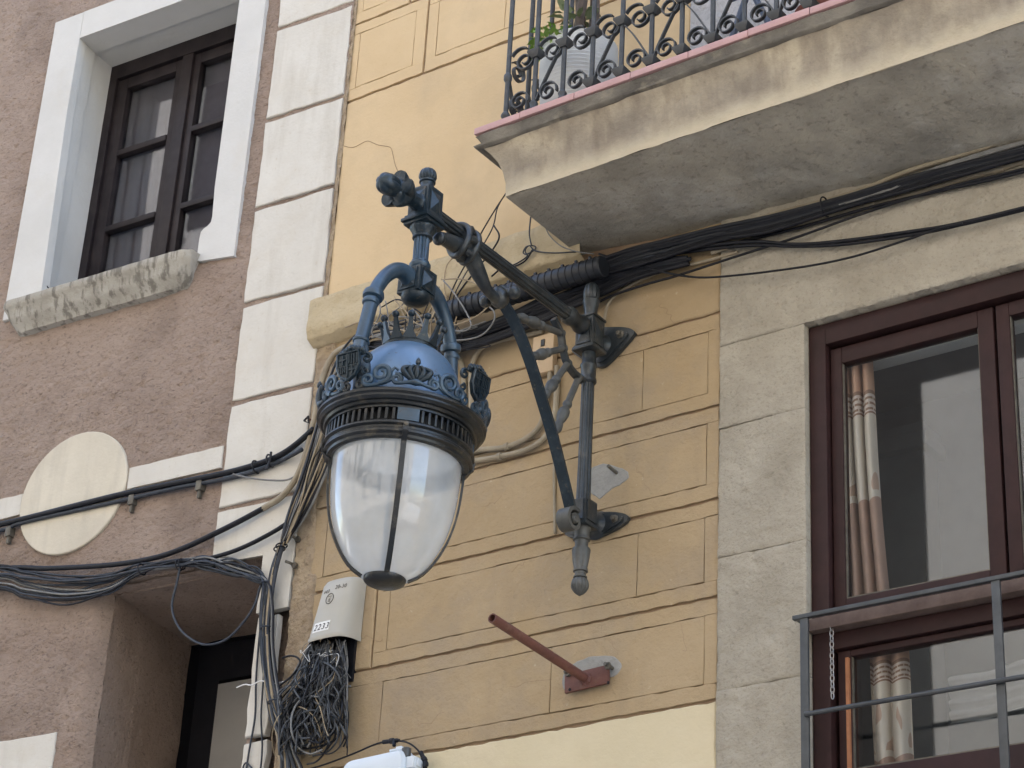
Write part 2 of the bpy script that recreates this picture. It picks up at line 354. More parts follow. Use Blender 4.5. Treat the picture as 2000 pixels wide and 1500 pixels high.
# stucco front
xs = np.arange(-2.75, .001, .0075); zs = np.arange(3.7, 9.0, .0075)
X, Z = np.meshgrid(xs, zs)
h = .006 * fbm(X * 16, Z * 22, 1, 4) + .008 * np.minimum(0, fbm(X * 38, Z * 52, 5, 3) + .16) * 1.6 + .012 * fbm(X * 1.3, Z * 1.3, 9, 2)
near_door = np.exp(-np.maximum(0, np.abs(X + .95)) ** 2 / .006) * (Z < 5.05)
Y = -h
rnd = np.clip((X + 1.06) / .075, 0, 1)
Y = np.where((Z < 5.03) & (X > -1.06), Y + .07 * rnd ** 2, Y)
P = np.stack([X, Y, Z], -1)
cx = (X[:-1, :-1] + X[1:, 1:]) / 2; cz = (Z[:-1, :-1] + Z[1:, 1:]) / 2
keep = ~((cx > -1.72) & (cx < -.62) & (cz > 6.5) & (cz < 8.1)) & ~((cx > -.985) & (cx < -.165) & (cz < 5.015)) & (cx < -.0)
L_('stucco_wall', MB().grid(P, keep), m_stuc, smooth=180)
# doorway recess
b = MB()
ys = np.linspace(.060, .66, 26); zz = np.linspace(3.4, 5.03, 70); YY, ZZ = np.meshgrid(ys, zz)
XX = -.990 - .085 * (YY - .055) / .6 + .008 * fbm(YY * 12, ZZ * 12, 4, 4) + .02 * np.exp(-(YY - .055) / .05) * 0
b.grid(np.stack([XX, YY, ZZ], -1)); L_('doorway_reveal', b, m_stuc, smooth=180)
b = MB(); xx = np.linspace(-1.09, -.12, 60); ys = np.linspace(-.004, .66, 40); XX, YY = np.meshgrid(xx, ys)
b.grid(np.stack([XX, YY, 5.02 + .006 * fbm(XX * 10, YY * 10, 6, 4)], -1)); L_('doorway_soffit', b, m_stuc, smooth=180)
L_('doorway_reveal', MB().bb(-.166, -.14, .004, .9, 3.4, 5.03), m_stuc)
b = MB().bb(-1.3, .1, 1.3, 1.32, 3.4, 5.4).bb(-1.12, -1.09, .66, 1.3, 3.4, 5.4).bb(-1.3, .1, .68, 1.3, 5.03, 5.06); L_('doorway_void', b, m_dark)
dr = L_('door', MB().bb(-.93, -.13, .70, .74, 3.4, 4.835), m_door)
dp = MB().bb(-.90, -.16, .685, .699, 3.4, 4.80, .003); L_('door_panel', dp, m_door, parent=dr)
L_('door_frame', MB().bb(-1.07, -.945, .72, .76, 3.4, 5.03).bb(-.945, -.12, .72, .76, 4.86, 5.03), m_dark, parent=dr)
# quoins
def rough_rect(mb, x0, x1, z0, z1, y, back, jit=.003, step=.06, seed=0, cham=.004, fr=None):
    rg = random.Random(seed); out = []
    def side(a, b_):
        n = max(1, int(((b_[0] - a[0]) ** 2 + (b_[1] - a[1]) ** 2) ** .5 / step))
        for i in range(n): t = i / n; out.append((a[0] + (b_[0] - a[0]) * t, a[1] + (b_[1] - a[1]) * t))
    side((x0, z0), (x1, z0)); side((x1, z0), (x1, z1)); side((x1, z1), (x0, z1)); side((x0, z1), (x0, z0))
    out = [(u + rg.uniform(-jit, jit), v + rg.uniform(-jit, jit)) for u, v in out]
    mx, mz = (x0 + x1) / 2, (z0 + z1) / 2
    inn = [(u + (cham if u < mx else -cham) * min(1, abs(u - mx) * 8), v + (cham if v < mz else -cham) * min(1, abs(v - mz) * 8)) for u, v in out]
    n = len(out)
    vs = [(u, y, v) for u, v in inn] + [(u, y + cham * .8, v) for u, v in out] + [(u, back, v) for u, v in out]
    fs = [tuple(range(n))] + [(k * n + i, k * n + (i + 1) % n, (k + 1) * n + (i + 1) % n, (k + 1) * n + i) for k in (0, 1) for i in range(n)]
    mb.add(vs, fs); return mb
def poly_plate(mb, out, y, back, cham=.004):
    n = len(out); cu = sum(p[0] for p in out) / n; cv = sum(p[1] for p in out) / n
    inn = []
    for u, v in out:
        l = sqrt((u - cu) ** 2 + (v - cv) ** 2) or 1; inn.append((u - cham * (u - cu) / l, v - cham * (v - cv) / l))
    vs = [(u, y, v) for u, v in inn] + [(u, y + cham * .8, v) for u, v in out] + [(u, back, v) for u, v in out]
    mb.add(vs, [tuple(range(n))] + [(k * n + i, k * n + (i + 1) % n, (k + 1) * n + (i + 1) % n, (k + 1) * n + i) for k in (0, 1) for i in range(n)]); return mb
js = [9.2, 8.62, 8.14, 7.65, 7.155, 6.695, 6.217, 5.748, 5.268, 4.768, 4.262, 3.5]
for i in range(len(js) - 1):
    z1, z0 = js[i] - .012, js[i + 1] + .012
    b = MB()
    if z0 > 5.1: rough_rect(b, -.431, -.016, z0, z1, -.011, .02, .0035, .05, i)
    elif z1 > 5.1:
        out = []
        for (a, c) in (((-.175, z0), (-.02, z0)), ((-.02, z0), (-.016, z1)), ((-.016, z1), (-.431, z1)), ((-.431, z1), (-.431, 5.03)), ((-.431, 5.03), (-.175, 5.022)), ((-.175, 5.022), (-.175, z0))):
            n = max(1, int(sqrt((c[0] - a[0]) ** 2 + (c[1] - a[1]) ** 2) / .05))
            out += [(a[0] + (c[0] - a[0]) * k / n + random.uniform(-.003, .003), a[1] + (c[1] - a[1]) * k / n + random.uniform(-.003, .003)) for k in range(n)]
        n = len(out); b.add([(u, -.011, v) for u, v in out] + [(u, .02, v) for u, v in out], [tuple(range(n))] + [(i_, (i_ + 1) % n, (i_ + 1) % n + n, i_ + n) for i_ in range(n)])
    else: rough_rect(b, -.165, -.055 - .01 * (i % 2), z0, z1, -.011, .02, .0045, .05, i)
    L_('quoin_block', b, m_white, smooth=12)
L_('upper_wall', MB().bb(-14, -.02, 0, .3, 9.2, 14).bb(-14, -2.74, 0, .3, 0, 9.2).bb(-2.74, -.02, 0, .3, 0, 3.71).bb(-2.74, -.02, 0, .3, 8.98, 9.2), m_stuc)
L_('roof', MB().bb(-14, 0, -.3, 9, 14, 14.2), m_stuc)
L_('rear_wall', MB().bb(-14, 1.2, 8.8, 9, 0, 14).bb(-14.2, -14, 0, 9, 0, 14), m_stuc)
L_('jamb_core', MB().bb(-1.5, -1.02, .10, .30, 3.4, 5.2), m_stuc)
# painted band, disc and square
for k, (a, c) in enumerate(((-3.1, -1.545), (-.945, -.445))):
    L_('painted_band', rough_rect(MB(), a, c, 5.458, 5.558, -.014, .02, .002, .05, 40 + k), m_white, smooth=12)
L_('painted_disc', poly_plate(MB(), [(-1.248 + .298 * cos(t * 2 * pi / 56), 5.503 + .283 * sin(t * 2 * pi / 56)) for t in range(56)], -.019, .02), m_disc, smooth=12)
L_('painted_square', rough_rect(MB(), -2.2, -1.137, 3.5, 4.424, -.014, .02, .002, .06, 50), m_white, smooth=12)
# window surround with splayed reveal
def quadstrip(mb, secs):                            # secs: list of polylines with equal counts
    P = np.array(secs, dtype=float); return mb.grid(P)
yo = -.018
b = MB()
def band(pts): poly_plate(b, pts, yo, .03, .003)
o0, o1, t0, bt = -1.857, -.512, 8.178, 6.48
i0, i1, it = -1.672, -.672, 8.02
band([(o0, 6.49), (i0 + .035, 6.49), (i0 + .02, 7.0), (i0, 7.6), (i0, it), (i0, t0), (o0, t0), (o0, 7.3)])
L_('window_surround', b, m_surr, smooth=12); b = MB()
band([(i0, it), (i1, it), (i1, t0), (i0, t0)]); L_('window_surround', b, m_surr, smooth=12); b = MB()
out = [(i1, t0), (i1, it), (-.672, 7.3), (-.672, 6.87), (-.664, 6.72), (-.668, 6.690), (-.685, 6.675), (-.705, 6.668), (-.718, 6.655), (-.722, 6.62), (-.722, 6.51), (-.70, 6.502), (-.62, 6.492), (o1, 6.478), (o1, 7.3), (o1, t0)]
n = len(out); b.add([(u, yo, v) for u, v in out] + [(u, .26, v) for u, v in out], [tuple(range(n))] + [(q, (q + 1) % n, (q + 1) % n + n, q + n) for q in range(n)])
L_('window_surround', b, m_surr, smooth=12)
b = MB()                                            # left reveal: splay, rebate, deep face
secs = []
for z in np.linspace(6.5, 8.03, 40):
    dx = .035 * max(0, 1 - (z - 6.5) / .9) ; jj = .004 * (vn(np.array([z * 9]), np.array([1.0]))[0])
    secs.append([(i0 + dx - .004, yo + .002, z), (i0 + dx * .6 - .005 + jj, .03, z), (i0 - .012 + jj, .11, z), (i0 - .026, .118, z), (i0 - .028 + jj, .20, z), (i0 - .03, .29, z)])
quadstrip(b, secs); L_('window_reveal', b, m_surr, smooth=25)
b = MB()
secs = []
for x in np.linspace(i0 - .03, i1 + .03, 24):
    secs.append([(x, yo + .002, it - .002), (x, .02, it), (x, .11, it - .005), (x, .125, it + .012), (x, .20, it + .008), (x, .29, it + .01)])
quadstrip(b, secs); L_('window_reveal', b, m_surr, smooth=25)
# crack in the reveal foot
pts = [(i0 + .055, 6.60), (i0 + .04, 6.62), (i0 + .03, 6.635), (i0 + .018, 6.65), (i0 + .012, 6.668), (i0 - .002, 6.675)]
b = MB().tube([(u - .0, -.012 + .045 * (1 - k / 5), v) for k, (u, v) in enumerate(pts)], .003, 5); L_('plaster_crack', b, m_dark)
# window sill
b = MB()
prof = [(.25, 6.545), (-.09, 6.535), (-.105, 6.527), (-.106, 6.505), (-.098, 6.49), (-.085, 6.475), (-.082, 6.45), (-.068, 6.425), (-.045, 6.405), (-.035, 6.385), (.02, 6.375)]
xs_ = np.linspace(-1.79, -.705, 90)
rows = []
for (y, z) in prof:
    e = []
    for x in xs_:
        t = min(x + 1.79, -.705 - x); rd = .018 * max(0, 1 - t / .05) ** 2; chip = .03 * max(0, (x + .80) / .1) * max(0, float(vn(np.array([x * 40]), np.array([z * 60]), 3)[0]) + .4)
        inx = x + (.06 if x < -1.6 else (-.06 if x > -.9 else 0)) * max(0, (6.50 - z) / .13) * (1 if abs(x + 1.2475) > .35 else 0) * max(0, 1 - t / .25)
        e.append((inx, min(.25, y + rd + chip + .0035 * float(vn(np.array([x * 28 + 3]), np.array([z * 30 + y * 20]), 8)[0])), z + .0022 * float(vn(np.array([x * 16]), np.array([y * 30]), 2)[0])))
    rows.append(e)
b.grid(np.array(rows))
for col in (0, len(xs_) - 1):
    b.add([r[col] for r in rows], [tuple(range(len(rows)))])
L_('window_sill', b, m_sill, smooth=50)
# casement
wy = .255
cw = L_('window', MB().bb(-1.74, -1.655, wy, wy + .07, 6.5, 8.05).bb(-1.655, -.62, wy, wy + .07, 7.945, 8.05), m_wood_l)
def leaf(x0, x1, gx0, gx1):
    b = MB(); y0, y1 = wy + .012, wy + .055
    b.bb(x0, gx0, y0, y1, 6.5, 7.935, .004).bb(gx1, x1, y0, y1, 6.5, 7.935, .004).bb(gx0, gx1, y0, y1, 7.875, 7.935, .004).bb(gx0, gx1, y0, y1, 6.5, 6.56)
    for z in (7.49, 7.06): b.bb(gx0, gx1, y0 - .006, y1 - .008, z - .016, z + .016, .005)
    L_('casement_leaf', b, m_wood_l, parent=cw)
    for za, zb_ in ((6.56, 7.044), (7.076, 7.474), (7.506, 7.875)):
        L_('pane', MB().bb(gx0, gx1, y0 + .022, y0 + .026, za, zb_), m_pane_l, parent=cw)
leaf(-1.652, -1.205, -1.585, -1.278)
leaf(-1.190, -.66, -1.125, -.72)
b = MB(); b.bb(-1.232, -1.165, wy - .004, wy + .05, 6.5, 7.94, .006); L_('meeting_stile', b, m_wood_l, parent=cw)
b = MB(); xx = np.linspace(-1.75, -.55, 90); zz = np.linspace(6.4, 8.1, 4); XX, ZZ = np.meshgrid(xx, zz)
b.grid(np.stack([XX, wy + .068 + .003 * np.sin(XX * 55 + 1.3 * np.sin(XX * 9)), ZZ], -1)); L_('reflection_sheet', b, m_lilac, parent=cw, smooth=180)  # added grey sheet, its tone stands in for reflections in the panes
L_('room_void', MB().bb(-1.9, -.4, .75, .77, 6.2, 8.3).bb(-1.92, -1.9, .35, .75, 6.2, 8.3).bb(-.4, -.38, .35, .75, 6.2, 8.3).bb(-1.9, -.4, .35, .75, 8.28, 8.3).bb(-1.9, -.4, .35, .75, 6.2, 6.22), m_room)

# ================================================================== ochre building
YB = thing('apartment_building', 'ochre rendered building with incised panels, stone window surround and balcony', 'building', (-4.5, 0, 0))
def Y_(name, mb, mats, label=None, smooth=40, parent=None): return obj(name, mb, mats, parent or YB, label, smooth)
Y_('wall', MB().bb(-5.52, -3.28, .011, .25, 3.2, 5.91).bb(-5.52, -1.5, .011, .25, 5.91, 9.3), m_groove)
SXR = -3.612
Y_('upper_wall', MB().bb(-5.52, 9, .0, .3, 9.3, 14).bb(-1.5, 9, 0, .3, 0, 9.3).bb(-5.5, -1.5, .0, .3, 0, 3.2), m_yel)
Y_('roof', MB().bb(-5.5, 9, -.3, 9, 14, 14.2), m_stone)
Y_('rear_wall', MB().bb(-5.5, 9, 8.8, 9, 0, 14).bb(8.8, 9, .3, 8.8, 0, 14), m_stone)
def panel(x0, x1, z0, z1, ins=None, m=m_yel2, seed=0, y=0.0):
    """raised render panel; ins = list of incised rectangles (x0, x1, z0, z1) side by side"""
    if not ins:
        b = MB(); rough_rect(b, x0, x1, z0, z1, y, .02, .003, .035, seed, .005); Y_('render_panel', b, m, smooth=12); return
    g = .0014
    # outer frame: grid of cells around the incised pieces
    xs = sorted({x0, x1, *[a for q in ins for a in q[:2]]}); zs = sorted({z0, z1, *[a for q in ins for a in q[2:]]})
    b = MB()
    za, zb_ = ins[0][2], ins[0][3]
    rough_rect(b, x0, x1, z0, za - g, y, .02, .0026, .035, seed, .003)
    rough_rect(b, x0, x1, zb_ + g, z1, y, .02, .0026, .035, seed + 1, .003)
    e = x0
    for q in ins:
        if q[0] - g - e > .012: rough_rect(b, e, q[0] - g, za - g, zb_ + g, y + .0003, .02, .0008, .07, seed + 2, .0015)
        e = q[1] + g
    if x1 - e > .012: rough_rect(b, e, x1, za - g, zb_ + g, y + .0003, .02, .0008, .07, seed + 3, .0015)
    Y_('panel_border', b, m, smooth=12)
    for k, q in enumerate(ins):
        b = MB(); rough_rect(b, q[0] + g, q[1] - g, za + g, zb_ - g, y - .0006, .02, .0013, .05, seed + 7 + k, .002); Y_('render_panel', b, m, smooth=12)
J = .0055
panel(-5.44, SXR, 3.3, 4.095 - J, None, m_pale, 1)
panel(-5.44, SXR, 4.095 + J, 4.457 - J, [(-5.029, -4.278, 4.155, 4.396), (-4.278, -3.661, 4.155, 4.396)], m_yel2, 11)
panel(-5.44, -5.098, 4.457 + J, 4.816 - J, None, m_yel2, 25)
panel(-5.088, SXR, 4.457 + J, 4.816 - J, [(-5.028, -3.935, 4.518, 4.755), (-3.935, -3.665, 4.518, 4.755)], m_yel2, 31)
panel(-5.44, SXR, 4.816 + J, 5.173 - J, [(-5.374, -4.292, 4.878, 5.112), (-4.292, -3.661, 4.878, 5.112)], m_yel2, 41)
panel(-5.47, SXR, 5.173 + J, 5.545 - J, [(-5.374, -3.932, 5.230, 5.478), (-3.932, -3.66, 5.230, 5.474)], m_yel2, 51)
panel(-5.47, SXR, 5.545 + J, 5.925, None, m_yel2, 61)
panel(-5.498, -3.76, 6.12, 7.119 - J, None, m_yel, 71)
panel(-5.498, -5.089, 7.119 + J, 7.528 - J, [(-5.459, -5.148, 7.182, 7.472)], m_yel, 81)
panel(-5.077, -3.76, 7.119 + J, 7.528 - J, [(-5.023, -4.664, 7.187, 7.472), (-4.664, -3.85, 7.187, 7.472)], m_yel, 91)
panel(-5.498, -5.2, 7.528 + J, 8.4, [(-5.459, -5.25, 7.59, 8.3)], m_yel, 101)
panel(-5.188, -3.76, 7.528 + J, 8.4, [(-5.13, -3.85, 7.59, 8.3)], m_yel, 105)
# rough scar beside the quoins
xx = np.arange(-5.515, -5.385, .006); zz = np.arange(3.3, 5.93, .006); XX, ZZ = np.meshgrid(xx, zz)
edge = -5.425 + .03 * fbm(ZZ * 5, ZZ * 0 + 2, 3, 3) + .02 * (ZZ < 4.9)
YY = -.002 + .02 * np.clip((XX - edge + .012) / .02, 0, 1) - .010 * fbm(XX * 25, ZZ * 25, 7, 4) - .006
cx = (XX[:-1, :-1] + XX[1:, 1:]) / 2
Y_('broken_render_strip', MB().grid(np.stack([XX, YY, ZZ], -1), cx < (edge[:-1, :-1] + .012)), m_scar, smooth=180)
xx = np.arange(-5.516, -5.488, .004); zz = np.arange(6.1, 9.2, .008); XX, ZZ = np.meshgrid(xx, zz)
Y_('broken_render_strip', MB().grid(np.stack([XX, -.006 + .3 * np.abs(XX + 5.50) - .01 * fbm(XX * 40, ZZ * 25, 7, 4) , ZZ], -1), None), m_scar, smooth=180)
# crack in the upper wall
ck = [(672, 285), (690, 288), (712, 277), (722, 276), (738, 283), (757, 286), (764, 290), (768, 305), (772, 322), (777, 334)]
b = MB().tube(spline([W(*p, .0005) for p in ck], 4), .0014, 5); Y_('plaster_crack', b, m_groove)
rg = random.Random(14)
for (px, py, dx, dy) in ((700, 1240, 60, 14), (1240, 910, 40, 60), (980, 1120, 70, -30), (1000, 1340, 90, -10), (1330, 1215, 10, 70), (1290, 590, 30, 50), (820, 1420, 60, -30), (1180, 1240, 30, 40), (940, 990, 50, -20)):
    n = 7; pts = [W(px + dx * k / n + rg.uniform(-6, 6), py + dy * k / n + rg.uniform(-6, 6), .0004) for k in range(n)]
    Y_('plaster_crack', MB().tube(spline(pts, 3), .0008, 5), m_groove)
# string course
b = MB(); xs_ = np.linspace(-5.53, -4.19, 130)
prof = [(.02, 6.128), (-.05, 6.118), (-.062, 6.112), (-.066, 6.09), (-.064, 6.02), (-.066, 5.965), (-.058, 5.935), (-.035, 5.922), (-.018, 5.912), (.02, 5.905)]
rows = [[(x, y - .010 * float(fbm(np.array([x * 14]), np.array([z * 14.0]), 2, 3)[0]) if y < 0 else y, z + .006 * float(vn(np.array([x * 7]), np.array([z * 4]), 5)[0])) for x in xs_] for y, z in
        [(p0[0] + (p1[0] - p0[0]) * k / 4, p0[1] + (p1[1] - p0[1]) * k / 4) for p0, p1 in zip(prof[:-1], prof[1:]) for k in range(4)] + [prof[-1]]]
b.grid(np.array(rows)); b.add([r[0] for r in rows], [tuple(range(len(rows)))])
Y_('string_course', b, m_ledge, smooth=50)
# stone surround of the right window
def stone(x0, x1, z0, z1, y=-.012, back=.12, res=.007, amp=.006, seed=0, name='stone_block', fx=22, fz=30, right_margin=0):
    xs = np.linspace(x0, x1, max(3, int((x1 - x0) / res))); zs = np.linspace(z0, z1, max(3, int((z1 - z0) / res)))
    xs = np.concatenate([[x0, x0 + .0003], xs[1:-1], [x1 - .0003, x1]]); zs = np.concatenate([[z0, z0 + .0003], zs[1:-1], [z1 - .0003, z1]])
    X, Z = np.meshgrid(xs, zs)
    d = np.minimum(np.minimum(X - x0, x1 - X), np.minimum(Z - z0, z1 - Z))
    Y = y - amp * fbm(X * fx, Z * fz, seed, 4) * (1.0 if not right_margin else np.clip((x1 - right_margin - X) / .02 + .25, .25, 1)) - .004 * fbm(X * 5, Z * 5, seed + 3, 2) + .0035 * np.clip(1 - d / .006, 0, 1)
    Y[0, :] = back; Y[-1, :] = back; Y[:, 0] = back; Y[:, -1] = back
    return Y_(name, MB().grid(np.stack([X, Y, Z], -1)), m_stone, smooth=60)
for i, (z0, z1) in enumerate(((3.2, 4.1195), (4.120, 4.5895), (4.590, 5.0735), (5.074, 5.3975))):
    stone(-3.607, -3.271, z0, z1, seed=20 + i * 5, right_margin=.06)
stone(-3.607, -1.5, 5.398, 5.995, y=-.012, seed=60, amp=.009, fx=24, fz=38, name='stone_lintel')
# right window
WX0 = -3.268
fr_ = MB().bb(WX0, -3.205, .02, .12, 3.3, 5.392, .003).bb(-3.205, -1.5, .02, .12, 5.312, 5.392, .003)
fr_.bb(-3.205, -1.5, .03, .12, 4.205, 4.262, .003)
RW = Y_('window', fr_, m_wood)
def sash(x0, x1, z0, z1, g, name='window_sash'):
    gx0, gx1, gz0, gz1 = g; b = MB(); y0, y1 = .045, .09
    b.bb(x0, gx0, y0, y1, z0, z1, .004).bb(gx1, x1, y0, y1, z0, z1, .004).bb(gx0, gx1, y0, y1, gz1, z1, .004).bb(gx0, gx1, y0, y1, z0, gz0, .004)
    Y_(name, b, m_wood, parent=RW)
    Y_('pane', MB().bb(gx0, gx1, .062, .066, gz0, gz1), m_pane, parent=RW)
    t = .004                                        # bright putty line round the glass
    b = MB().bb(gx0, gx1, .052, .062, gz0, gz0 + .006).bb(gx1 - t, gx1, .052, .062, gz0 + .006, gz1).bb(gx0, gx0 + t, .052, .062, gz0 + .006, gz1)
    Y_('glazing_bead', b, m_bolt, parent=RW)
sash(-3.2, -2.602, 4.318, 5.30, (-3.158, -2.657, 4.378, 5.238))
sash(-2.592, -1.6, 4.318, 5.30, (-2.546, -1.66, 4.378, 5.250))
sash(-3.19, -1.6, 3.3, 4.20, (-3.145, -1.66, 3.805, 4.178))
Y_('sill_board', MB().bb(WX0 + .002, -1.5, -.012, .10, 4.264, 4.306, .004), m_bare, parent=RW)
Y_('window_bead', MB().bb(-3.158, -3.147, .034, .045, 3.3, 4.172), m_orange, parent=RW)
# window guard
GD = Y_('window_guard', MB().bb(-3.29, -1.5, -.072, -.052, 4.288, 4.302, .002).bb(-3.285, -3.262, -.052, .0, 4.289, 4.301), m_guard)
for x in (-3.250, -2.592): Y_('guard_upright', MB().bb(x - .014, x + .014, -.068, -.058, 3.4, 4.288, .001), m_guard, parent=GD)
Y_('guard_bar', MB().tube([(-3.245, -.075, 3.963), (-1.5, -.075, 3.963)], .008, 10), m_guard, parent=GD)
# room behind
Y_('room_wall', MB().bb(-3.6, -1.2, 1.0, 1.02, 3.2, 5.6).bb(-3.62, -3.6, .13, 1.0, 3.2, 5.6).bb(-3.6, -1.2, .13, 1.0, 5.55, 5.6).bb(-1.22, -1.2, .13, 1.0, 3.2, 5.55), m_room)
Y_('room_pillar', MB().bb(-3.45, -3.26, .86, .99, 3.2, 5.28).bb(-3.48, -3.22, .82, .99, 5.28, 5.34, .01).bb(-3.47, -3.24, .84, .99, 5.345, 5.39, .01), m_room)
Y_('room_cornice', MB().bb(-3.22, -1.4, .20, .26, 5.30, 5.33, .004).bb(-3.22, -1.4, .22, .26, 5.335, 5.37, .004), m_panel)
# rails of curtain and ceiling trim seen in the glass
def curtain_mat():
    m = M('patterned_curtain', (.50, .45, .38), (.46, .41, .34), .9, 8, .2, 90, .001)
    t = m.node_tree; N = t.nodes; L = t.links; b = N['Principled BSDF']; src = b.inputs['Base Color'].links[0].from_socket
    tc = N.new('ShaderNodeTexCoord'); sx = N.new('ShaderNodeSeparateXYZ'); L.new(tc.outputs['UV'], sx.inputs[0])
    cr = N.new('ShaderNodeValToRGB'); cr.color_ramp.interpolation = 'CONSTANT'; e = cr.color_ramp.elements
    e[0].position = 0; e[0].color = (.36, .25, .20, 1); e[1].position = .335; e[1].color = (.56, .51, .44, 1)
    for p, c in ((.63, (.26, .165, .125, 1)), (.715, (.46, .29, .21, 1)), (.86, (.50, .41, .34, 1))):
        k = e.new(p); k.color = c
    L.new(sx.outputs[1], cr.inputs[0])
    br = N.new('ShaderNodeTexBrick'); br.inputs['Scale'].default_value = 1; br.inputs['Mortar Size'].default_value = .006; br.inputs['Brick Width'].default_value = .09; br.inputs['Row Height'].default_value = .02
    br.inputs['Color1'].default_value = (0, 0, 0, 1); br.inputs['Color2'].default_value = (0, 0, 0, 1); br.inputs['Mortar'].default_value = (1, 1, 1, 1)
    L.new(tc.outputs['UV'], br.inputs['Vector'])
    def rng(v, a, z):
        x = N.new('ShaderNodeMath'); x.operation = 'GREATER_THAN'; L.new(v, x.inputs[0]); x.inputs[1].default_value = a
        y = N.new('ShaderNodeMath'); y.operation = 'LESS_THAN'; L.new(v, y.inputs[0]); y.inputs[1].default_value = z
        q = N.new('ShaderNodeMath'); q.operation = 'MULTIPLY'; L.new(x.outputs[0], q.inputs[0]); L.new(y.outputs[0], q.inputs[1]); return q.outputs[0]
    mm = N.new('ShaderNodeMath'); mm.operation = 'MULTIPLY'; L.new(rng(sx.outputs[1], .64, .705), mm.inputs[0]); L.new(br.outputs['Fac'], mm.inputs[1])
    mx = N.new('ShaderNodeMix'); mx.data_type = 'RGBA'; L.new(mm.outputs[0], mx.inputs['Factor']); L.new(cr.outputs[0], mx.inputs[6]); mx.inputs[7].default_value = (.55, .48, .42, 1)
    wv = N.new('ShaderNodeTexNoise'); wv.inputs['Scale'].default_value = 4.5; wv.inputs['Detail'].default_value = 1; L.new(tc.outputs['UV'], wv.inputs['Vector'])
    gt = N.new('ShaderNodeMath'); gt.operation = 'GREATER_THAN'; L.new(wv.outputs['Fac'], gt.inputs[0]); gt.inputs[1].default_value = .58
    m4 = N.new('ShaderNodeMath'); m4.operation = 'MULTIPLY'; L.new(rng(sx.outputs[1], .36, .60), m4.inputs[0]); L.new(gt.outputs[0], m4.inputs[1])
    m5 = N.new('ShaderNodeMix'); m5.data_type = 'RGBA'; L.new(m4.outputs[0], m5.inputs['Factor']); L.new(mx.outputs[2], m5.inputs[6]); m5.inputs[7].default_value = (.42, .31, .245, 1)
    m6 = N.new('ShaderNodeMix'); m6.data_type = 'RGBA'; m6.blend_type = 'MULTIPLY'; m6.inputs['Factor'].default_value = .0; L.new(m5.outputs[2], m6.inputs[6]); L.new(src, m6.inputs[7])
    L.new(m6.outputs[2], b.inputs['Base Color']); return m
m_curt = curtain_mat()
def curtain(label, xa_t, xb_t, xa_b, xb_b, z0, z1, y, folds, vshift=0.0):
    nx, nz = 90, 50; u = np.linspace(0, 1, nx); v = np.linspace(0, 1, nz); U, V = np.meshgrid(u, v)
    XA = xa_b + (xa_t - xa_b) * V; XB = xb_b + (xb_t - xb_b) * V
    ph = U * folds * 2 * pi + .5 * np.sin(V * 2.2)
    X = XA + (XB - XA) * U + .010 * np.cos(ph * 1.0 + 1); Y = y + .028 * np.sin(ph) + .01 * np.sin(V * 5 + U * 3)
    b = MB().grid(np.stack([X, Y, z0 + (z1 - z0) * V + .01 * np.sin(ph + .6)], -1))
    o = solo('curtain', label, 'curtain', b, m_curt, 'patterned curtains behind the right window', smooth=180)
    uv = o.data.uv_layers.new(name='UVMap'); vals = np.stack([U, V + vshift], -1).reshape(-1, 2)
    li = np.zeros(len(o.data.loops), dtype=np.int32); o.data.loops.foreach_get('vertex_index', li)
    uv.data.foreach_set('uv', vals[li].astype(np.float32).ravel())
curtain('patterned curtain gathered at the left of the upper window sash', -3.245, -3.09, -3.245, -3.04, 4.36, 5.42, .115, 4.2, -.02)
curtain('patterned curtain hanging behind the lower window pane under the sill board', -3.12, -2.99, -3.12, -2.96, 3.4, 4.24, .125, 2.2, -.2)
# cloth behind the lower pane
b = MB(); xx = np.linspace(-3.02, -2.4, 40); zz = np.linspace(4.08, 4.25, 14); XX, ZZ = np.meshgrid(xx, zz)
b.grid(np.stack([XX, .50 + .008 * np.sin(XX * 30) + .012 * np.sin(ZZ * 160), ZZ + .012 * np.sin(XX * 9)], -1))
solo('cloth', 'white folded cloth hanging inside behind the lower window pane', 'cloth', b, m_cloth, smooth=180)
# chain
CH = thing('chain', 'short steel chain hanging in front of the lower window frame', 'chain', W(1626, 1215, -.005))
c0, c1_ = W(1624, 1220, .005), W(1626, 1364, .005); nl = 13; lk = None
for k in range(nl):
    c = c0.lerp(c1_, (k + .5) / nl); hl = (c0 - c1_).length / nl * .66
    path = [Vector((.0055 * cos(t * 2 * pi / 14), 0, 0)) + Vector((0, 0, hl * sin(t * 2 * pi / 14))) for t in range(14)]
    R = Matrix.Rotation(0.35 if k % 2 else 1.2, 3, 'Z')
    path = [R @ p + c for p in path]; path.append(path[0]); obj('link', MB().tube(path, .0017, 6, False), m_steel, CH)

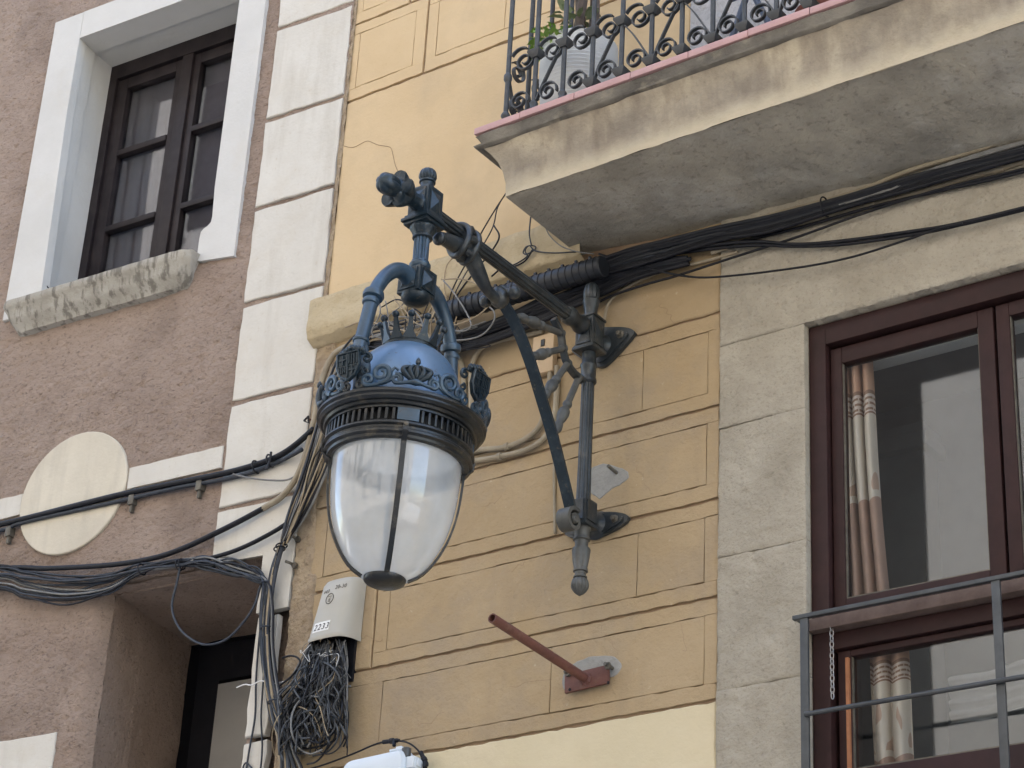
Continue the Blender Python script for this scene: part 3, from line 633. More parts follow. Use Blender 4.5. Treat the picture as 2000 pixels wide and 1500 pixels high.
# ================================================================== balcony
bx0 = -4.239
def outl(prof, x_end=-1.4, xs_=2.4):
    """sweep the (outward, z) profile round the left end and along the front"""
    rows = []
    for o_, z in prof:
        rows.append([(bx0 - o_ * xs_, .0, z), (bx0 - o_ * xs_, -.475 - o_, z)] )
    return rows
def slab_band(name, prof, m, nsub=1, amp=.0, sd=0, zt=40):
    P = []
    for (p0, p1) in zip(prof[:-1], prof[1:]):
        for k in range(nsub): t = k / nsub; P.append((p0[0] + (p1[0] - p0[0]) * t, p0[1] + (p1[1] - p0[1]) * t))
    P.append(prof[-1])
    ys_ = np.linspace(0, 1, 12); xs_ = np.linspace(0, 1, 150)
    rows = []
    for o_, z in P:
        lx = bx0 - o_ * 2.4; fy = -.475 - o_; r = []
        for t in ys_: r.append((lx, fy * t, z))
        for t in xs_[1:]:
            x = lx + (-1.4 - lx) * t
            r.append((x, fy - amp * float(fbm(np.array([x * 12]), np.array([z * 12 + o_ * 9]), sd, 3)[0]), z + amp * .5 * float(vn(np.array([x * 9]), np.array([z * 9]), sd + 2)[0])))
        rows.append(r)
    return Y_(name, MB().grid(np.array(rows)), m, smooth=50)
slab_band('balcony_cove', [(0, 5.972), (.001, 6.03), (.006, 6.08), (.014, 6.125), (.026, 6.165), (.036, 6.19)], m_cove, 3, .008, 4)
slab_band('balcony_fascia', [(.036, 6.19), (.050, 6.197), (.052, 6.205), (.040, 6.212), (.046, 6.235), (.050, 6.245), (.040, 6.256)], m_fascia, 2, .006, 9)
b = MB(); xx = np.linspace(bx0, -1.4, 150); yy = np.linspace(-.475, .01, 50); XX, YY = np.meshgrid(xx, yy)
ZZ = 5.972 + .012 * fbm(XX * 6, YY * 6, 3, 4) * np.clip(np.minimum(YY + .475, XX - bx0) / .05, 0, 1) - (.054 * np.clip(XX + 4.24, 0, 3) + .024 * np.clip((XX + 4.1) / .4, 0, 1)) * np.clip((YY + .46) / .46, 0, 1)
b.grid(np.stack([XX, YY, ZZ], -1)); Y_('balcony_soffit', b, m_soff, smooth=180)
Y_('balcony_floor', MB().bb(-4.33, -1.4, -.50, .0, 6.245, 6.256), m_fascia)
te = [-4.366, -4.157, -3.917, -3.676, -3.436, -3.195, -2.955, -2.715, -2.475, -2.235, -1.995]
for i in range(len(te) - 1):
    Y_('edge_tile', MB().bb(te[i] + .0012, te[i + 1] - .0012, -.527 - .001 * (i % 2), -.40, 6.257, 6.284 + .0008 * (i % 3), .002), m_tile)
Y_('edge_tile', MB().bb(-4.366, -4.26, -.398, -.01, 6.257, 6.284, .002), m_tile)
# white rough wall beside the balcony door and a dark doorway
Y_('door_surround', MB().bb(-3.748, -3.2, -.02, .02, 6.26, 8.6, .006), m_wrough)
Y_('balcony_door', MB().bb(-3.195, -1.6, .04, .09, 6.26, 8.6), m_wood)
# railing
RY = -.47; ZF = 6.284
RL = Y_('balcony_railing', MB().bb(-4.28, -1.5, RY - .018, RY + .018, 7.24, 7.255).bb(-4.28, -4.245, RY + .018, 0, 7.24, 7.255), m_rail)
bx = [-4.266 + .128 * k for k in range(19)]
def bar_mb(x, y): return MB().tube([(x, y, ZF), (x, y, 7.24)], .0095, 10)
for i, x in enumerate(bx): Y_('baluster', bar_mb(x, RY), m_rail, parent=RL)
for y in (-.34, -.21, -.08): Y_('baluster', bar_mb(-4.266, y), m_rail, parent=RL)
def collar_mb(x, y, z, k=1): return MB().add([(x + sx * a, y + sy * a, zz) for (a, zz) in ((.014, z - .026), (.026, z - .006), (.026, z + .004), (.020, z + .008)) for sx, sy in ((-1, -1), (1, -1), (1, 1), (-1, 1))],
    [(3, 2, 1, 0)] + [(i * 4 + k_, i * 4 + (k_ + 1) % 4, (i + 1) * 4 + (k_ + 1) % 4, (i + 1) * 4 + k_) for i in range(3) for k_ in range(4)] + [(12, 13, 14, 15)])
Z_UP, Z_LO = 6.578, 6.352
for i, x in enumerate(bx[1:13]):
    Y_('collar', collar_mb(x, RY, Z_UP), m_rail, parent=RL)
    if i > 1: Y_('collar', collar_mb(x, RY, Z_LO), m_rail, parent=RL)
    else: Y_('baluster_foot', MB().lathe([(.012, 0), (.018, .008), (.013, .02), (.017, .034), (.012, .044)], (x, RY, ZF + .03), n=10), m_rail, parent=RL)
Y_('baluster_foot', MB().lathe([(.010, 0), (.017, .008), (.012, .02), (.018, .03), (.018, .038), (.011, .05)], (bx[0], RY, ZF + .02), n=10), m_rail, parent=RL)
Y_('collar', MB().lathe([(.010, 0), (.016, .01), (.016, .03), (.010, .04)], (bx[0], RY, 6.49), n=10), m_rail, parent=RL)
SEC = [(-.0022, -.008), (.0022, -.008), (.0022, .008), (-.0022, .008)]
def strap(pts, plane='x', at_=0):
    f = (lambda u, v: (u, RY, v)) if plane == 'x' else (lambda u, v: (-4.266, u, v))
    return MB().sweep([f(u, v) for u, v in pts], [(a * 1.2, b_) for a, b_ in SEC], (0, 1, 0) if plane == 'x' else (1, 0, 0))
def gap_scrolls(u0, g, i, plane='x'):
    s = 1 if plane == 'x' else -1
    # upper: arch leaving the left collar, curling in to a spiral
    c = (u0 + s * g * .50, Z_UP - .006)
    pts = [(u0 + s * .055 + .047 * cos(a) * s, Z_UP + .0 + .047 * sin(a)) for a in np.linspace(2.6, .9, 9)]
    Y_('scroll', strap(pts, plane), m_rail, parent=RL)
    sp = [(c[0] + s * p[0], c[1] + p[1]) for p in spiral((.012, -.012), .046, .011, .9, -1.55, 30)]
    Y_('scroll', strap(sp, plane), m_rail, parent=RL)
    c2 = (u0 + s * g * .47, ZF + .098)
    sp = [(c2[0] + s * p[0], c2[1] + p[1]) for p in spiral((0, 0), .043, .010, -.3, 1.6, 30)]
    Y_('scroll', strap(sp, plane), m_rail, parent=RL)
    if i % 2 == 1:
        pts = [(u0 + s * .012, ZF + .075), (u0 + s * .03, ZF + .12), (u0 + s * .075, ZF + .21), (u0 + s * .10, ZF + .255), (u0 + s * .114, Z_UP - .02)]
        Y_('scroll', strap([(p.x, p.y) for p in spline([Vector((q[0], q[1], 0)) for q in pts], 5)], plane), m_rail, parent=RL)
    elif i > 2:
        pts = [(u0 + s * .012, Z_UP - .03), (u0 + s * .05, Z_UP - .085), (u0 + s * .09, Z_LO + .07), (u0 + s * .118, Z_LO + .02)]
        Y_('scroll', strap([(p.x, p.y) for p in spline([Vector((q[0], q[1], 0)) for q in pts], 5)], plane), m_rail, parent=RL)
for i in range(0, 11): gap_scrolls(bx[i], .128, i)
for i, y in enumerate((-.47, -.34, -.21)): 
    s_ = MB()
    gap = .128
    pts = spiral((y + .06, Z_UP - .01), .045, .011, 2.4, -1.7, 30); Y_('scroll', strap(pts, 'y'), m_rail, parent=RL)
    pts = spiral((y + .06, ZF + .12), .045, .011, .4, 1.7, 30); Y_('scroll', strap(pts, 'y'), m_rail, parent=RL)
    Y_('scroll', strap([(y + .005, ZF + .22), (y + .05, ZF + .10), (y + .11, ZF + .02)], 'y'), m_rail, parent=RL)
# pot and plant on the balcony
pc = W(1130, 150, .26); pr = .148
PT = thing('plant_pot', 'white ribbed pot standing behind the balcony railing', 'plant pot', (pc.x, -.26, 6.257))
pz0, pz1 = 6.257, 6.70; nr = 26; prof = [(.08, pz0 - pz0)]
for k in range(nr + 1):
    t = k / nr; r = pr * (.72 + .30 * sin(min(1, t * 1.05) * pi * .62)); prof += [(r, t * (pz1 - pz0) - .003), (r - .0050, t * (pz1 - pz0) + .003)]
prof += [(pr * .93, pz1 - pz0 + .002), (pr * .88, pz1 - pz0 - .02), (pr * .8, pz1 - pz0 - .06)]
obj('pot', MB().lathe(prof, (pc.x, -.26, pz0), n=40), m_pot, PT, smooth=15)
obj('soil', MB().lathe([(.001, .0), (pr * .86, 0)], (pc.x, -.26, pz1 - .03), n=20, cap=False), m_bark, PT)
PL = thing('potted_plant', 'green leafy plant with a grey twisted trunk growing from the white ribbed pot', 'plant', (pc.x, -.26, pz1 - .03))
b = MB()
for k in range(3):
    a = k * 2.1; pts = [(pc.x + .02 + .035 * cos(a + 2.2 * t), -.26 + .035 * sin(a + 2.2 * t), pz1 - .05 + t * .75) for t in np.linspace(0, 1, 14)]
    b.tube(pts, [.022 - .008 * t for t in np.linspace(0, 1, 14)], 8)
obj('trunk', b, m_bark, PL)
def leaves(n, cen, rad, size, up, droop, seed):
    rg = random.Random(seed); b = MB()
    for k in range(n):
        a = rg.uniform(0, 2 * pi); r = rad * sqrt(rg.random()); p = Vector(cen) + Vector((r * cos(a), r * sin(a), rg.uniform(-.02, .06)))
        d = Vector((cos(a) + rg.uniform(-.5, .5), sin(a) + rg.uniform(-.5, .5), rg.uniform(*up))).normalized(); s_ = d.cross(Vector((rg.uniform(-.3, .3), rg.uniform(-.3, .3), 1))).normalized()
        nn = s_.cross(d); l = size * rg.uniform(.6, 1.2); wd = l * rg.uniform(.16, .3)
        q = [p, p + d * l * .35 + s_ * wd + nn * l * .04, p + d * l * .75 + s_ * wd * .7 - nn * l * droop * .3, p + d * l - nn * l * droop, p + d * l * .75 - s_ * wd * .7 - nn * l * droop * .3, p + d * l * .35 - s_ * wd + nn * l * .04, p + d * l * .5 + nn * l * .02]
        b.add(q, [(0, 1, 6), (1, 2, 6), (2, 3, 6), (3, 4, 6), (4, 5, 6), (5, 0, 6)])
    return b
obj('foliage', leaves(260, (pc.x - .05, -.345, pz1 - .025), .085, .034, (-.5, .6), .35, 3), m_leaf, PL, smooth=180)
obj('foliage', leaves(26, (pc.x + .01, -.30, pz1 + .10), .05, .06, (-.1, 1.0), .3, 5), m_leafg, PL, smooth=180)
# things on the balcony further right
b = MB().tube([(-3.40, -.36, 6.30), (-3.16, -.36, 6.95)], .012, 8).tube([(-3.16, -.36, 6.30), (-3.42, -.36, 6.95)], .012, 8).bb(-3.38, -3.18, -.39, -.33, 6.60, 6.615)
FS = thing('folding_stand', 'blue grey folding stand behind the railing, right of the pot', 'stand', (-3.28, -.36, 6.257)); obj('crossed_leg', b, m_sun, FS)
b = MB().lathe([(.06, 0), (.085, .12), (.09, .13), (.09, .15), (.08, .15), (.075, .12)], (-3.02, -.33, 6.257), n=24)
TP = thing('plant_pot', 'dark red terracotta pot behind the railing at the top edge', 'plant pot', (-3.02, -.33, 6.257)); obj('pot', b, m_ter, TP)
# wall patches with their bolts belong to the wall
def patch(pxs, y=.003, name='mortar_patch', m=m_mortar):
    pts = [W(*p) for p in pxs]; pts = [(p.x, p.z) for p in pts]
    P2 = spline([Vector((u, v, 0)) for u, v in pts + [pts[0]]], 3)[:-1]
    P2 = [(p.x + random.uniform(-.002, .002), p.y + random.uniform(-.002, .002)) for p in P2]
    return Y_(name, poly_plate(MB(), P2, -y, .015, .006), m, smooth=12)
patch([(1158, 912), (1178, 905), (1200, 908), (1225, 918), (1230, 932), (1218, 944), (1198, 955), (1180, 970), (1170, 976), (1158, 968), (1140, 950), (1138, 925)])
patch([(1128, 1290), (1160, 1280), (1195, 1280), (1213, 1292), (1214, 1308), (1200, 1322), (1160, 1330), (1120, 1340), (1100, 1350), (1098, 1325), (1105, 1308)])
p = W(1206, 925); Y_('anchor_bolt', MB().tube([p + Vector((0, .01, 0)), p + Vector((-.008, -.05, .012))], .0065, 8), m_bolt)

# ================================================================== street lamp
LX, PY = -4.10, -.102
LP = thing('street_lamp', 'ornate blue black iron wall lamp with crowned dome and egg shaped glass', 'street lamp', (LX, 0, 4.80))
def K(name, mb, m=None, label=None, smooth=40, parent=None): return obj(name, mb, m or m_dusty, parent or LP, label, smooth)
def rs(prof, n=3):                                  # smooth a lathe profile
    return [(p.x, p.y) for p in spline([Vector((r, h, 0)) for r, h in prof], n)]
flute = lambda nf, a: (lambda t, i: 1 + a * abs(cos(nf * t / 2)) - a)
ribs = lambda nf, a: (lambda t, i: 1 - a * abs(cos(nf * t / 2)) ** 6)
# wall plates
def fyz(x0, z0): return lambda u, v, w_: (x0 + u, -.003 - w_, z0 + v)
out = [(p.x, p.y) for p in spline([Vector(q) for q in ((0, .055, 0), (.09, .03, 0), (.135, .003, 0), (.125, -.022, 0), (.05, -.085, 0), (0, -.11, 0), (-.05, -.085, 0), (-.125, -.022, 0), (-.135, .003, 0), (-.09, .03, 0), (0, .055, 0))], 5)][:-1]
b = MB().prism(out, .016, fyz(LX, 5.555)).prism([(u * .82, v * .82) for u, v in out], .024, fyz(LX, 5.552))
pl = K('wall_plate', b)
for s in (-1, 1): K('bolt', MB().lathe([(.016, 0), (.016, .008), (.009, .010), (.009, .024), (.001, .025)], (LX + s * .083, -.022, 5.552), (0, -1, 0), 10), m_bolt, parent=pl)
out = [(.135 * cos(t) * (1 if abs(cos(t)) > 0 else 1), .048 * sin(t) * (1 - .25 * abs(cos(t)))) for t in np.linspace(0, 2 * pi, 40)[:-1]]
b = MB().prism(out, .014, fyz(LX, 4.815)).prism([(u * .85, v * .8) for u, v in out], .022, fyz(LX, 4.815))
pl = K('wall_plate', b)
for s in (-1, 1): K('bolt', MB().lathe([(.015, 0), (.015, .008), (.009, .010), (.009, .022), (.001, .023)], (LX + s * .083, -.02, 4.818), (0, -1, 0), 10), m_bolt, parent=pl)
for z in (5.53, 4.815): K('wall_stub', MB().lathe(rs([(.055, 0), (.040, .02), (.030, .045), (.030, .10)]), (LX, -.012, z), (0, -1, 0), 20))
# post
K('pole', MB().lathe([(.030, 4.86), (.026, 4.87), (.0245, 5.0), (.0235, 5.32), (.0235, 5.35)], (LX, PY, 0), n=48, mod=flute(10, .16)))
K('pole_collar', MB().lathe([(.025, 5.335), (.031, 5.342), (.031, 5.352), (.028, 5.358), (.028, 5.40), (.031, 5.405), (.031, 5.412), (.026, 5.418), (.026, 5.46)], (LX, PY, 0), n=24))
def pyramid_block(c, h, v, proud=.012, plate=True):
    b = MB().box(c, (2 * h, 2 * h, 2 * v), None, .003)
    for ax, s in ((0, 1), (0, -1), (1, 1), (1, -1)):
        q = h * .78; w_ = v * .8; e = h + .0006
        def P(a, bb, o): 
            p = [c[0], c[1], c[2] + bb]; p[ax] += s * o; p[1 - ax] += a; return tuple(p)
        b.add([P(-q, -w_, e - .0005), P(q, -w_, e - .0005), P(q, w_, e - .0005), P(-q, w_, e - .0005), P(-q, -w_, e + .004), P(q, -w_, e + .004), P(q, w_, e + .004), P(-q, w_, e + .004),
               P(-q * .8, -w_ * .8, e + .002), P(q * .8, -w_ * .8, e + .002), P(q * .8, w_ * .8, e + .002), P(-q * .8, w_ * .8, e + .002), P(0, 0, e + proud)],
              [(0, 1, 5, 4), (1, 2, 6, 5), (2, 3, 7, 6), (3, 0, 4, 7), (4, 5, 9, 8), (5, 6, 10, 9), (6, 7, 11, 10), (7, 4, 8, 11), (8, 9, 12), (9, 10, 12), (10, 11, 12), (11, 8, 12)])
    return b
K('pole_block', pyramid_block((LX, PY, 5.535), .038, .062).box((LX, PY, 5.470), (.092, .092, .012), None, .003).box((LX, PY, 5.600), (.086, .086, .010), None, .003), smooth=25)
K('pole_block', pyramid_block((LX, PY, 4.825), .036, .046, .004).box((LX, PY, 4.775), (.08, .08, .010), None, .002), smooth=25)
leafcup = lambda t, i: 1 + .16 * (abs(cos(2 * t)) - .5) * (i / 8)
K('top_finial', MB().lathe([(.024, 5.60), (.022, 5.612), (.024, 5.625), (.025, 5.64), (.030, 5.664), (.033, 5.676), (.028, 5.680), (.02, 5.680)], (LX, PY, 0), n=32, mod=leafcup))
fb = K('finial_bud', MB().lathe(rs([(.018, 5.676), (.028, 5.690), (.031, 5.712), (.027, 5.735), (.016, 5.750), (.004, 5.757)]), (LX, PY, 0), n=40, mod=ribs(8, .12)))
K('bottom_finial', MB().lathe([(.030, 4.772), (.032, 4.765), (.027, 4.758), (.026, 4.735), (.030, 4.73), (.030, 4.724), (.024, 4.72), (.023, 4.695), (.031, 4.692), (.033, 4.684), (.029, 4.650), (.023, 4.618), (.026, 4.613), (.026, 4.606), (.020, 4.603), (.019, 4.592), (.024, 4.588), (.024, 4.583), (.016, 4.58)], (LX, PY, 0), n=40, mod=lambda t, i: 1 + (.26 * (abs(cos(2 * t)) - .6) if 10 <= i <= 11 else (.12 * (abs(cos(2 * t)) - .6) if 9 <= i <= 12 else 0))), m_spoke)
K('finial_bud', MB().lathe(rs([(.014, 4.585), (.027, 4.575), (.032, 4.557), (.030, 4.545), (.018, 4.528), (.003, 4.517)]), (LX, PY, 0), n=48, mod=ribs(10, .14)), m_spoke)
# arm
AZ = 5.552
K('arm', MB().lathe([(.030, .13), (.032, .14), (.030, .15), (.0255, .16), (.0245, .50), (.024, 1.03)], (LX, 0, AZ), (0, -1, 0), 48, flute(10, .22)))
K('arm_collar', MB().lathe([(.032, .15), (.036, .155), (.036, .17), (.031, .18), (.028, .21), (.034, .225), (.034, .245), (.027, .262)], (LX, 0, AZ), (0, -1, 0), 28))
# brace: horn under the arm, then the flat curved bar down to the lower block
horn = spline([XP(*p) for p in ((856, 462), (880, 473), (905, 487), (922, 508), (938, 540), (952, 566), (972, 586))], 6)
nh = len(horn); K('brace_horn', MB().tube(horn, [.019 + .013 * sin(pi * min(1, k / nh * 1.25)) for k in range(nh)], 16))
K('horn_tip', MB().lathe(rs([(.010, -.02), (.022, -.008), (.024, .006), (.014, .016), (.002, .019)]), XP(858, 466), (0, -1, -.1), 16))
b = MB(); kc = Vector((LX, -.875, 5.524))
for d in (-.026, .026):
    ring = [kc + Vector((.043 * cos(t), d + .008 * sin(2 * t), .058 * sin(t))) for t in np.linspace(0, 2 * pi, 30)]; b.tube(ring, .0125, 10, False)
for k in range(7):
    t = 2 * pi * k / 7; b.tube([kc + Vector((.040 * cos(t), -.018, .054 * sin(t))), kc + Vector((.043 * cos(t), 0, .058 * sin(t))), kc + Vector((.040 * cos(t), .018, .054 * sin(t)))], [.012, .016, .012], 8)
b.lathe([(.036, -.03), (.040, 0), (.036, .03)], kc, (0, 1, 0), 20, lambda t, i: 1.0 + .28 * abs(cos(t)) if False else 1.0)
K('arm_knot', b)
bar = spline([XP(*p) for p in ((968, 575), (985, 595), (1010, 640), (1037, 710), (1058, 778), (1078, 845), (1096, 915), (1108, 965), (1114, 990))], 6)
K('brace_bar', MB().sweep(bar, [(-.007, -.021), (.004, -.021), (.009, 0), (.004, .021), (-.007, .021)], (1, 0, 0)), m_iron)
K('brace_rib', MB().sweep([p + Vector((0, .014, .006)) for p in bar[4:]], [(-.010, -.006), (.010, -.006), (.010, .006), (-.010, .006)], (1, 0, 0)), m_spoke)  # pale iron here paints the bar's lit edge
hc = XP(976, 583)
b = MB().lathe(rs([(.012, -.04), (.030, -.02), (.034, .0), (.028, .02), (.012, .035)]), hc, (0, .35, -1), 16)
K('brace_hub', b)
for s in (-1, 1):
    pts = spline([hc + Vector((s * x, 0, z)) for x, z in ((.008, .035), (.030, .020), (.048, .004), (.058, .006))], 5)
    K('brace_ball', MB().tube(pts, [.016, .016, .014, .013, .012, .011, .010, .010, .010, .010, .010, .010, .010, .010, .010, .010][:len(pts)], 10).lathe(rs([(.003, -.022), (.018, -.015), (.023, 0), (.018, .015), (.003, .022)]), hc + Vector((s * .060, 0, .006)), (1, 0, 0), 16), m_dusty if s < 0 else m_dusty)
# scroll at the foot of the brace
sc_c = XP(1108, 1015)
pts = [Vector((LX, sc_c.y + u, sc_c.z + v)) for u, v in spiral((.012, 0), .046, .012, 1.0, 1.35, 30)]
K('foot_scroll', MB().sweep(pts, [(-.007, -.026), (.007, -.026), (.007, .026), (-.007, .026)], (1, 0, 0)).lathe(rs([(.002, -.032), (.014, -.026), (.014, .026), (.002, .032)]), Vector((LX, sc_c.y + .012, sc_c.z)), (1, 0, 0), 14), m_spoke)
# inner crescent with four turned spokes
arc = spline([XP(*p) for p in ((1082, 622), (1096, 650), (1101, 682), (1108, 706), (1122, 728), (1138, 742))], 6)
na = len(arc); K('inner_arc', MB().sweep(arc, [(-.013, -.012), (-.003, -.014), (.012, -.006), (.012, .006), (-.003, .014), (-.013, .012)], (1, 0, 0)))
for (a, c) in (((1098, 652), (1012, 618)), ((1102, 680), (1035, 698)), ((1110, 708), (1060, 778)), ((1130, 738), (1084, 846))):
    A_, C_ = XP(*a), XP(*c); l = (C_ - A_).length; d = C_ - A_
    pr_ = [(.016, 0), (.013, .012), (.012, .03), (.0125, l * .45), (.017, l * .47), (.017, l * .50), (.013, l * .52), (.013, l * .56), (.020, l * .60), (.022, l * .66), (.019, l * .74), (.012, l * .80), (.016, l * .84), (.018, l * .92), (.010, l)]
    K('spoke', MB().lathe(pr_, A_, d, 16), m_spoke)
# block at the end of the arm with finial, leaf bud and square plate
E0 = (LX, -1.090, 5.556)
K('arm_block', pyramid_block(E0, .041, .058, .016).box((E0[0], E0[1], 5.490), (.112, .112, .012), None, .003).box((E0[0], E0[1], 5.478), (.098, .098, .012), None, .003).box((E0[0], E0[1], 5.503), (.096, .096, .010), None, .003), m_iron, smooth=25)
K('top_finial', MB().lathe([(.030, 5.612), (.026, 5.620), (.023, 5.630), (.023, 5.645), (.028, 5.648), (.028, 5.654), (.022, 5.657)], (LX, -1.090, 0), n=24), m_iron)
K('finial_bud', MB().lathe(rs([(.020, 5.652), (.029, 5.664), (.031, 5.676), (.026, 5.692), (.014, 5.702), (.002, 5.705)]), (LX, -1.090, 0), n=44, mod=ribs(11, .10)), m_iron)
sx = Vector((0, -1, -.085)).normalized(); s0 = Vector((LX, -1.128, 5.548))
K('snout', MB().lathe([(.030, 0), (.032, .006), (.028, .012), (.025, .03), (.027, .036), (.024, .044), (.026, .056)], s0, sx, 28, lambda t, i: 1 + .05 * cos(8 * t)), m_iron)
K('leaf_collar', MB().lathe([(.024, .048), (.036, .060), (.050, .085), (.060, .112), (.058, .122), (.040, .120), (.030, .128), (.030, .135)], s0, sx, 40, lambda t, i: 1 + (.38 * (abs(cos(2.5 * t)) ** .7 - .6) * min(1, max(0, (i - 1) / 2)) if i < 6 else 0)), m_iron)
K('leaf_bud', MB().lathe(rs([(.026, .118), (.034, .135), (.038, .158), (.036, .178), (.026, .194), (.010, .202), (.002, .203)]), s0, sx, 40, ribs(6, .14)), m_iron)
# drop column
K('column_capital', MB().lathe([(.044, 5.472), (.046, 5.466), (.042, 5.458), (.034, 5.446), (.030, 5.438), (.034, 5.434), (.034, 5.428), (.028, 5.424)], (LX, -1.092, 0), n=32, mod=lambda t, i: 1 + (.06 * cos(8 * t) if 1 < i < 4 else 0)), m_iron)
K('drop_column', MB().lathe([(.0275, 5.43), (.0265, 5.42), (.0265, 5.345), (.030, 5.338), (.030, 5.332), (.036, 5.326), (.036, 5.318), (.030, 5.31)], (LX, -1.094, 0), n=48, mod=lambda t, i: 1 - (.20 * (1 - abs(cos(6 * t))) if i < 3 else 0)), m_bright)
# lantern (hangs a little out of plumb)
AX, AY, AZH = LX - .006, -1.094, 5.25
TILT = Matrix.Translation((AX, AY, AZH)) @ Matrix.Rotation(radians(1.85), 4, 'Y') @ Matrix.Translation((-AX, -AY, -AZH))
def Q(name, mb, m, label=None, smooth=40, parent=None): return K(name, mb.xf(TILT), m, label, smooth, parent)
b = pyramid_block((AX, AY, 5.255), .045, .046, .018).lathe(rs([(.050, 5.212), (.046, 5.196), (.030, 5.182), (.004, 5.176)]), (AX, AY, 0), n=24)
Q('lantern_hub', b, m_iron, smooth=25)
yk = [(.030, 5.256), (.060, 5.264), (.09, 5.262), (.125, 5.243), (.17, 5.190), (.203, 5.118), (.222, 5.02), (.238, 4.93), (.250, 4.86)]
for s in (-1, 1):
    P = spline([(AX, AY + s * r, z) for r, z in yk], 5); n = len(P)
    rad = [.032 - .007 * min(1, k / 18) - .003 * k / n for k in range(n)]
    yo_ = Q('yoke_arm', MB().tube(P, rad, 18), m_bright)
    def ring_at(r, z, dr, dz, R, hh): return MB().lathe([(.018, -hh), (R, -hh * .6), (R * 1.08, 0), (R, hh * .6), (.018, hh)], (AX, AY + s * r, z), (0, s * dr, dz), 22)
    Q('yoke_ring', ring_at(.205, 5.114, .22, -1, .033, .018), m_bright, parent=yo_)
    Q('yoke_ring', ring_at(.214, 5.085, .18, -1, .026, .012), m_bright, parent=yo_)
    Q('yoke_ring', ring_at(.237, 4.935, .16, -1, .026, .008), m_bright, parent=yo_)
    Q('yoke_foot', MB().lathe(rs([(.020, 0), (.025, .04), (.033, .085), (.032, .11), (.020, .13), (.022, .19)]), (AX, AY + s * .234, 4.940), (0, -s * .10, -1), 20, lambda t, i: 1 + .07 * cos(5 * t)), m_iron, parent=yo_)
# crown
CZ = .028
cb = Q('crown', MB().lathe([(.078, 4.972 + CZ), (.088, 4.972 + CZ), (.089, 4.980 + CZ), (.084, 4.984 + CZ), (.087, 4.992 + CZ), (.080, 4.996 + CZ), (.076, 4.990 + CZ)], (AX, AY, 0), n=48), m_iron)
for k in range(12):
    a = 2 * pi * k / 12 + .12; e = Vector((cos(a), sin(a), 0)); tt = Vector((-sin(a), cos(a), 0)); c = Vector((AX, AY, 0))
    vs_ = []
    for (r, z, w_, th) in ((.081, 4.988 + CZ, .024, .006), (.083, 4.996 + CZ, .020, .006), (.087, 5.012 + CZ, .011, .006), (.093, 5.034 + CZ, .0075, .005), (.100, 5.056 + CZ, .006, .005)):
        for (i_, j_) in ((-1, -1), (1, -1), (1, 1), (-1, 1)): vs_.append(c + e * (r + th * j_) + tt * (w_ * i_) + Vector((0, 0, z)))
    fs_ = [(i * 4 + k_, i * 4 + (k_ + 1) % 4, (i + 1) * 4 + (k_ + 1) % 4, (i + 1) * 4 + k_) for i in range(4) for k_ in range(4)] + [(3, 2, 1, 0), (16, 17, 18, 19)]
    b = MB().add(vs_, fs_).lathe(rs([(.002, -.012), (.009, -.008), (.0125, 0), (.009, .008), (.002, .012)]), c + e * .103 + Vector((0, 0, 5.066 + CZ)), (0, 0, 1), 14)
    Q('crown_spike', b, m_iron, parent=cb, smooth=30)
# dome, brim, vents, glass ring
Q('dome', MB().lathe(rs([(.194, 4.745), (.192, 4.80), (.185, 4.85), (.170, 4.902), (.146, 4.950), (.114, 4.985), (.088, 5.002), (.07, 5.008)], 3), (AX, AY, 0), n=64, cap=False), m_dome)
brim = Q('brim', MB().lathe([(.185, 4.758), (.225, 4.760), (.262, 4.752), (.270, 4.746), (.270, 4.738), (.262, 4.732), (.262, 4.726), (.254, 4.718), (.246, 4.716), (.242, 4.708), (.232, 4.706), (.20, 4.706)], (AX, AY, 0), n=96, cap=False), m_rim, smooth=30)
vb = Q('vent_band', MB().lathe([(.205, 4.708), (.205, 4.655)], (AX, AY, 0), n=48, cap=False), m_inner)
Q('vent_band', MB().lathe([(.228, 4.7065), (.2335, 4.7055), (.2335, 4.698), (.228, 4.697), (.21, 4.697)], (AX, AY, 0), n=96, cap=False), m_rim)
NV = 64
for k in range(NV):
    a = 2 * pi * k / NV
    if k % 16 in (7, 8, 9): 
        if k % 16 == 8:
            b = MB()
            for q_ in np.linspace(-.165, .165, 7)[:-1]:
                pass
            pts = [Vector((AX + .2315 * cos(a + q_), AY + .2315 * sin(a + q_), 4.6765)) for q_ in np.linspace(-.145, .145, 9)]
            b.sweep(pts, [(-.004, -.0205), (.004, -.0205), (.004, .0205), (-.004, .0205)], (0, 0, 1)); Q('vent_panel', b, m_bright, parent=vb)
        continue
    R_ = Matrix.Rotation(a, 3, 'Z'); b = MB().box(Vector((AX, AY, 4.6765)) + R_ @ Vector((.2285, 0, 0)), (.008, .0095, .041), R_, .002)
    Q('vent_slat', b, m_rim, parent=vb)
Q('lower_rim', MB().lathe([(.205, 4.6565), (.229, 4.656), (.240, 4.650), (.241, 4.643), (.232, 4.638), (.232, 4.630), (.236, 4.626), (.236, 4.618), (.226, 4.612), (.224, 4.604), (.214, 4.600), (.204, 4.604), (.202, 4.62), (.205, 4.6565)], (AX, AY, 0), n=96, cap=False), m_rim, smooth=30)
Q('reflector', MB().lathe([(.001, 4.668), (.12, 4.666), (.20, 4.655)], (AX, AY, 0), n=48, cap=False), M('white_reflector', (.55, .56, .56), None, .6))
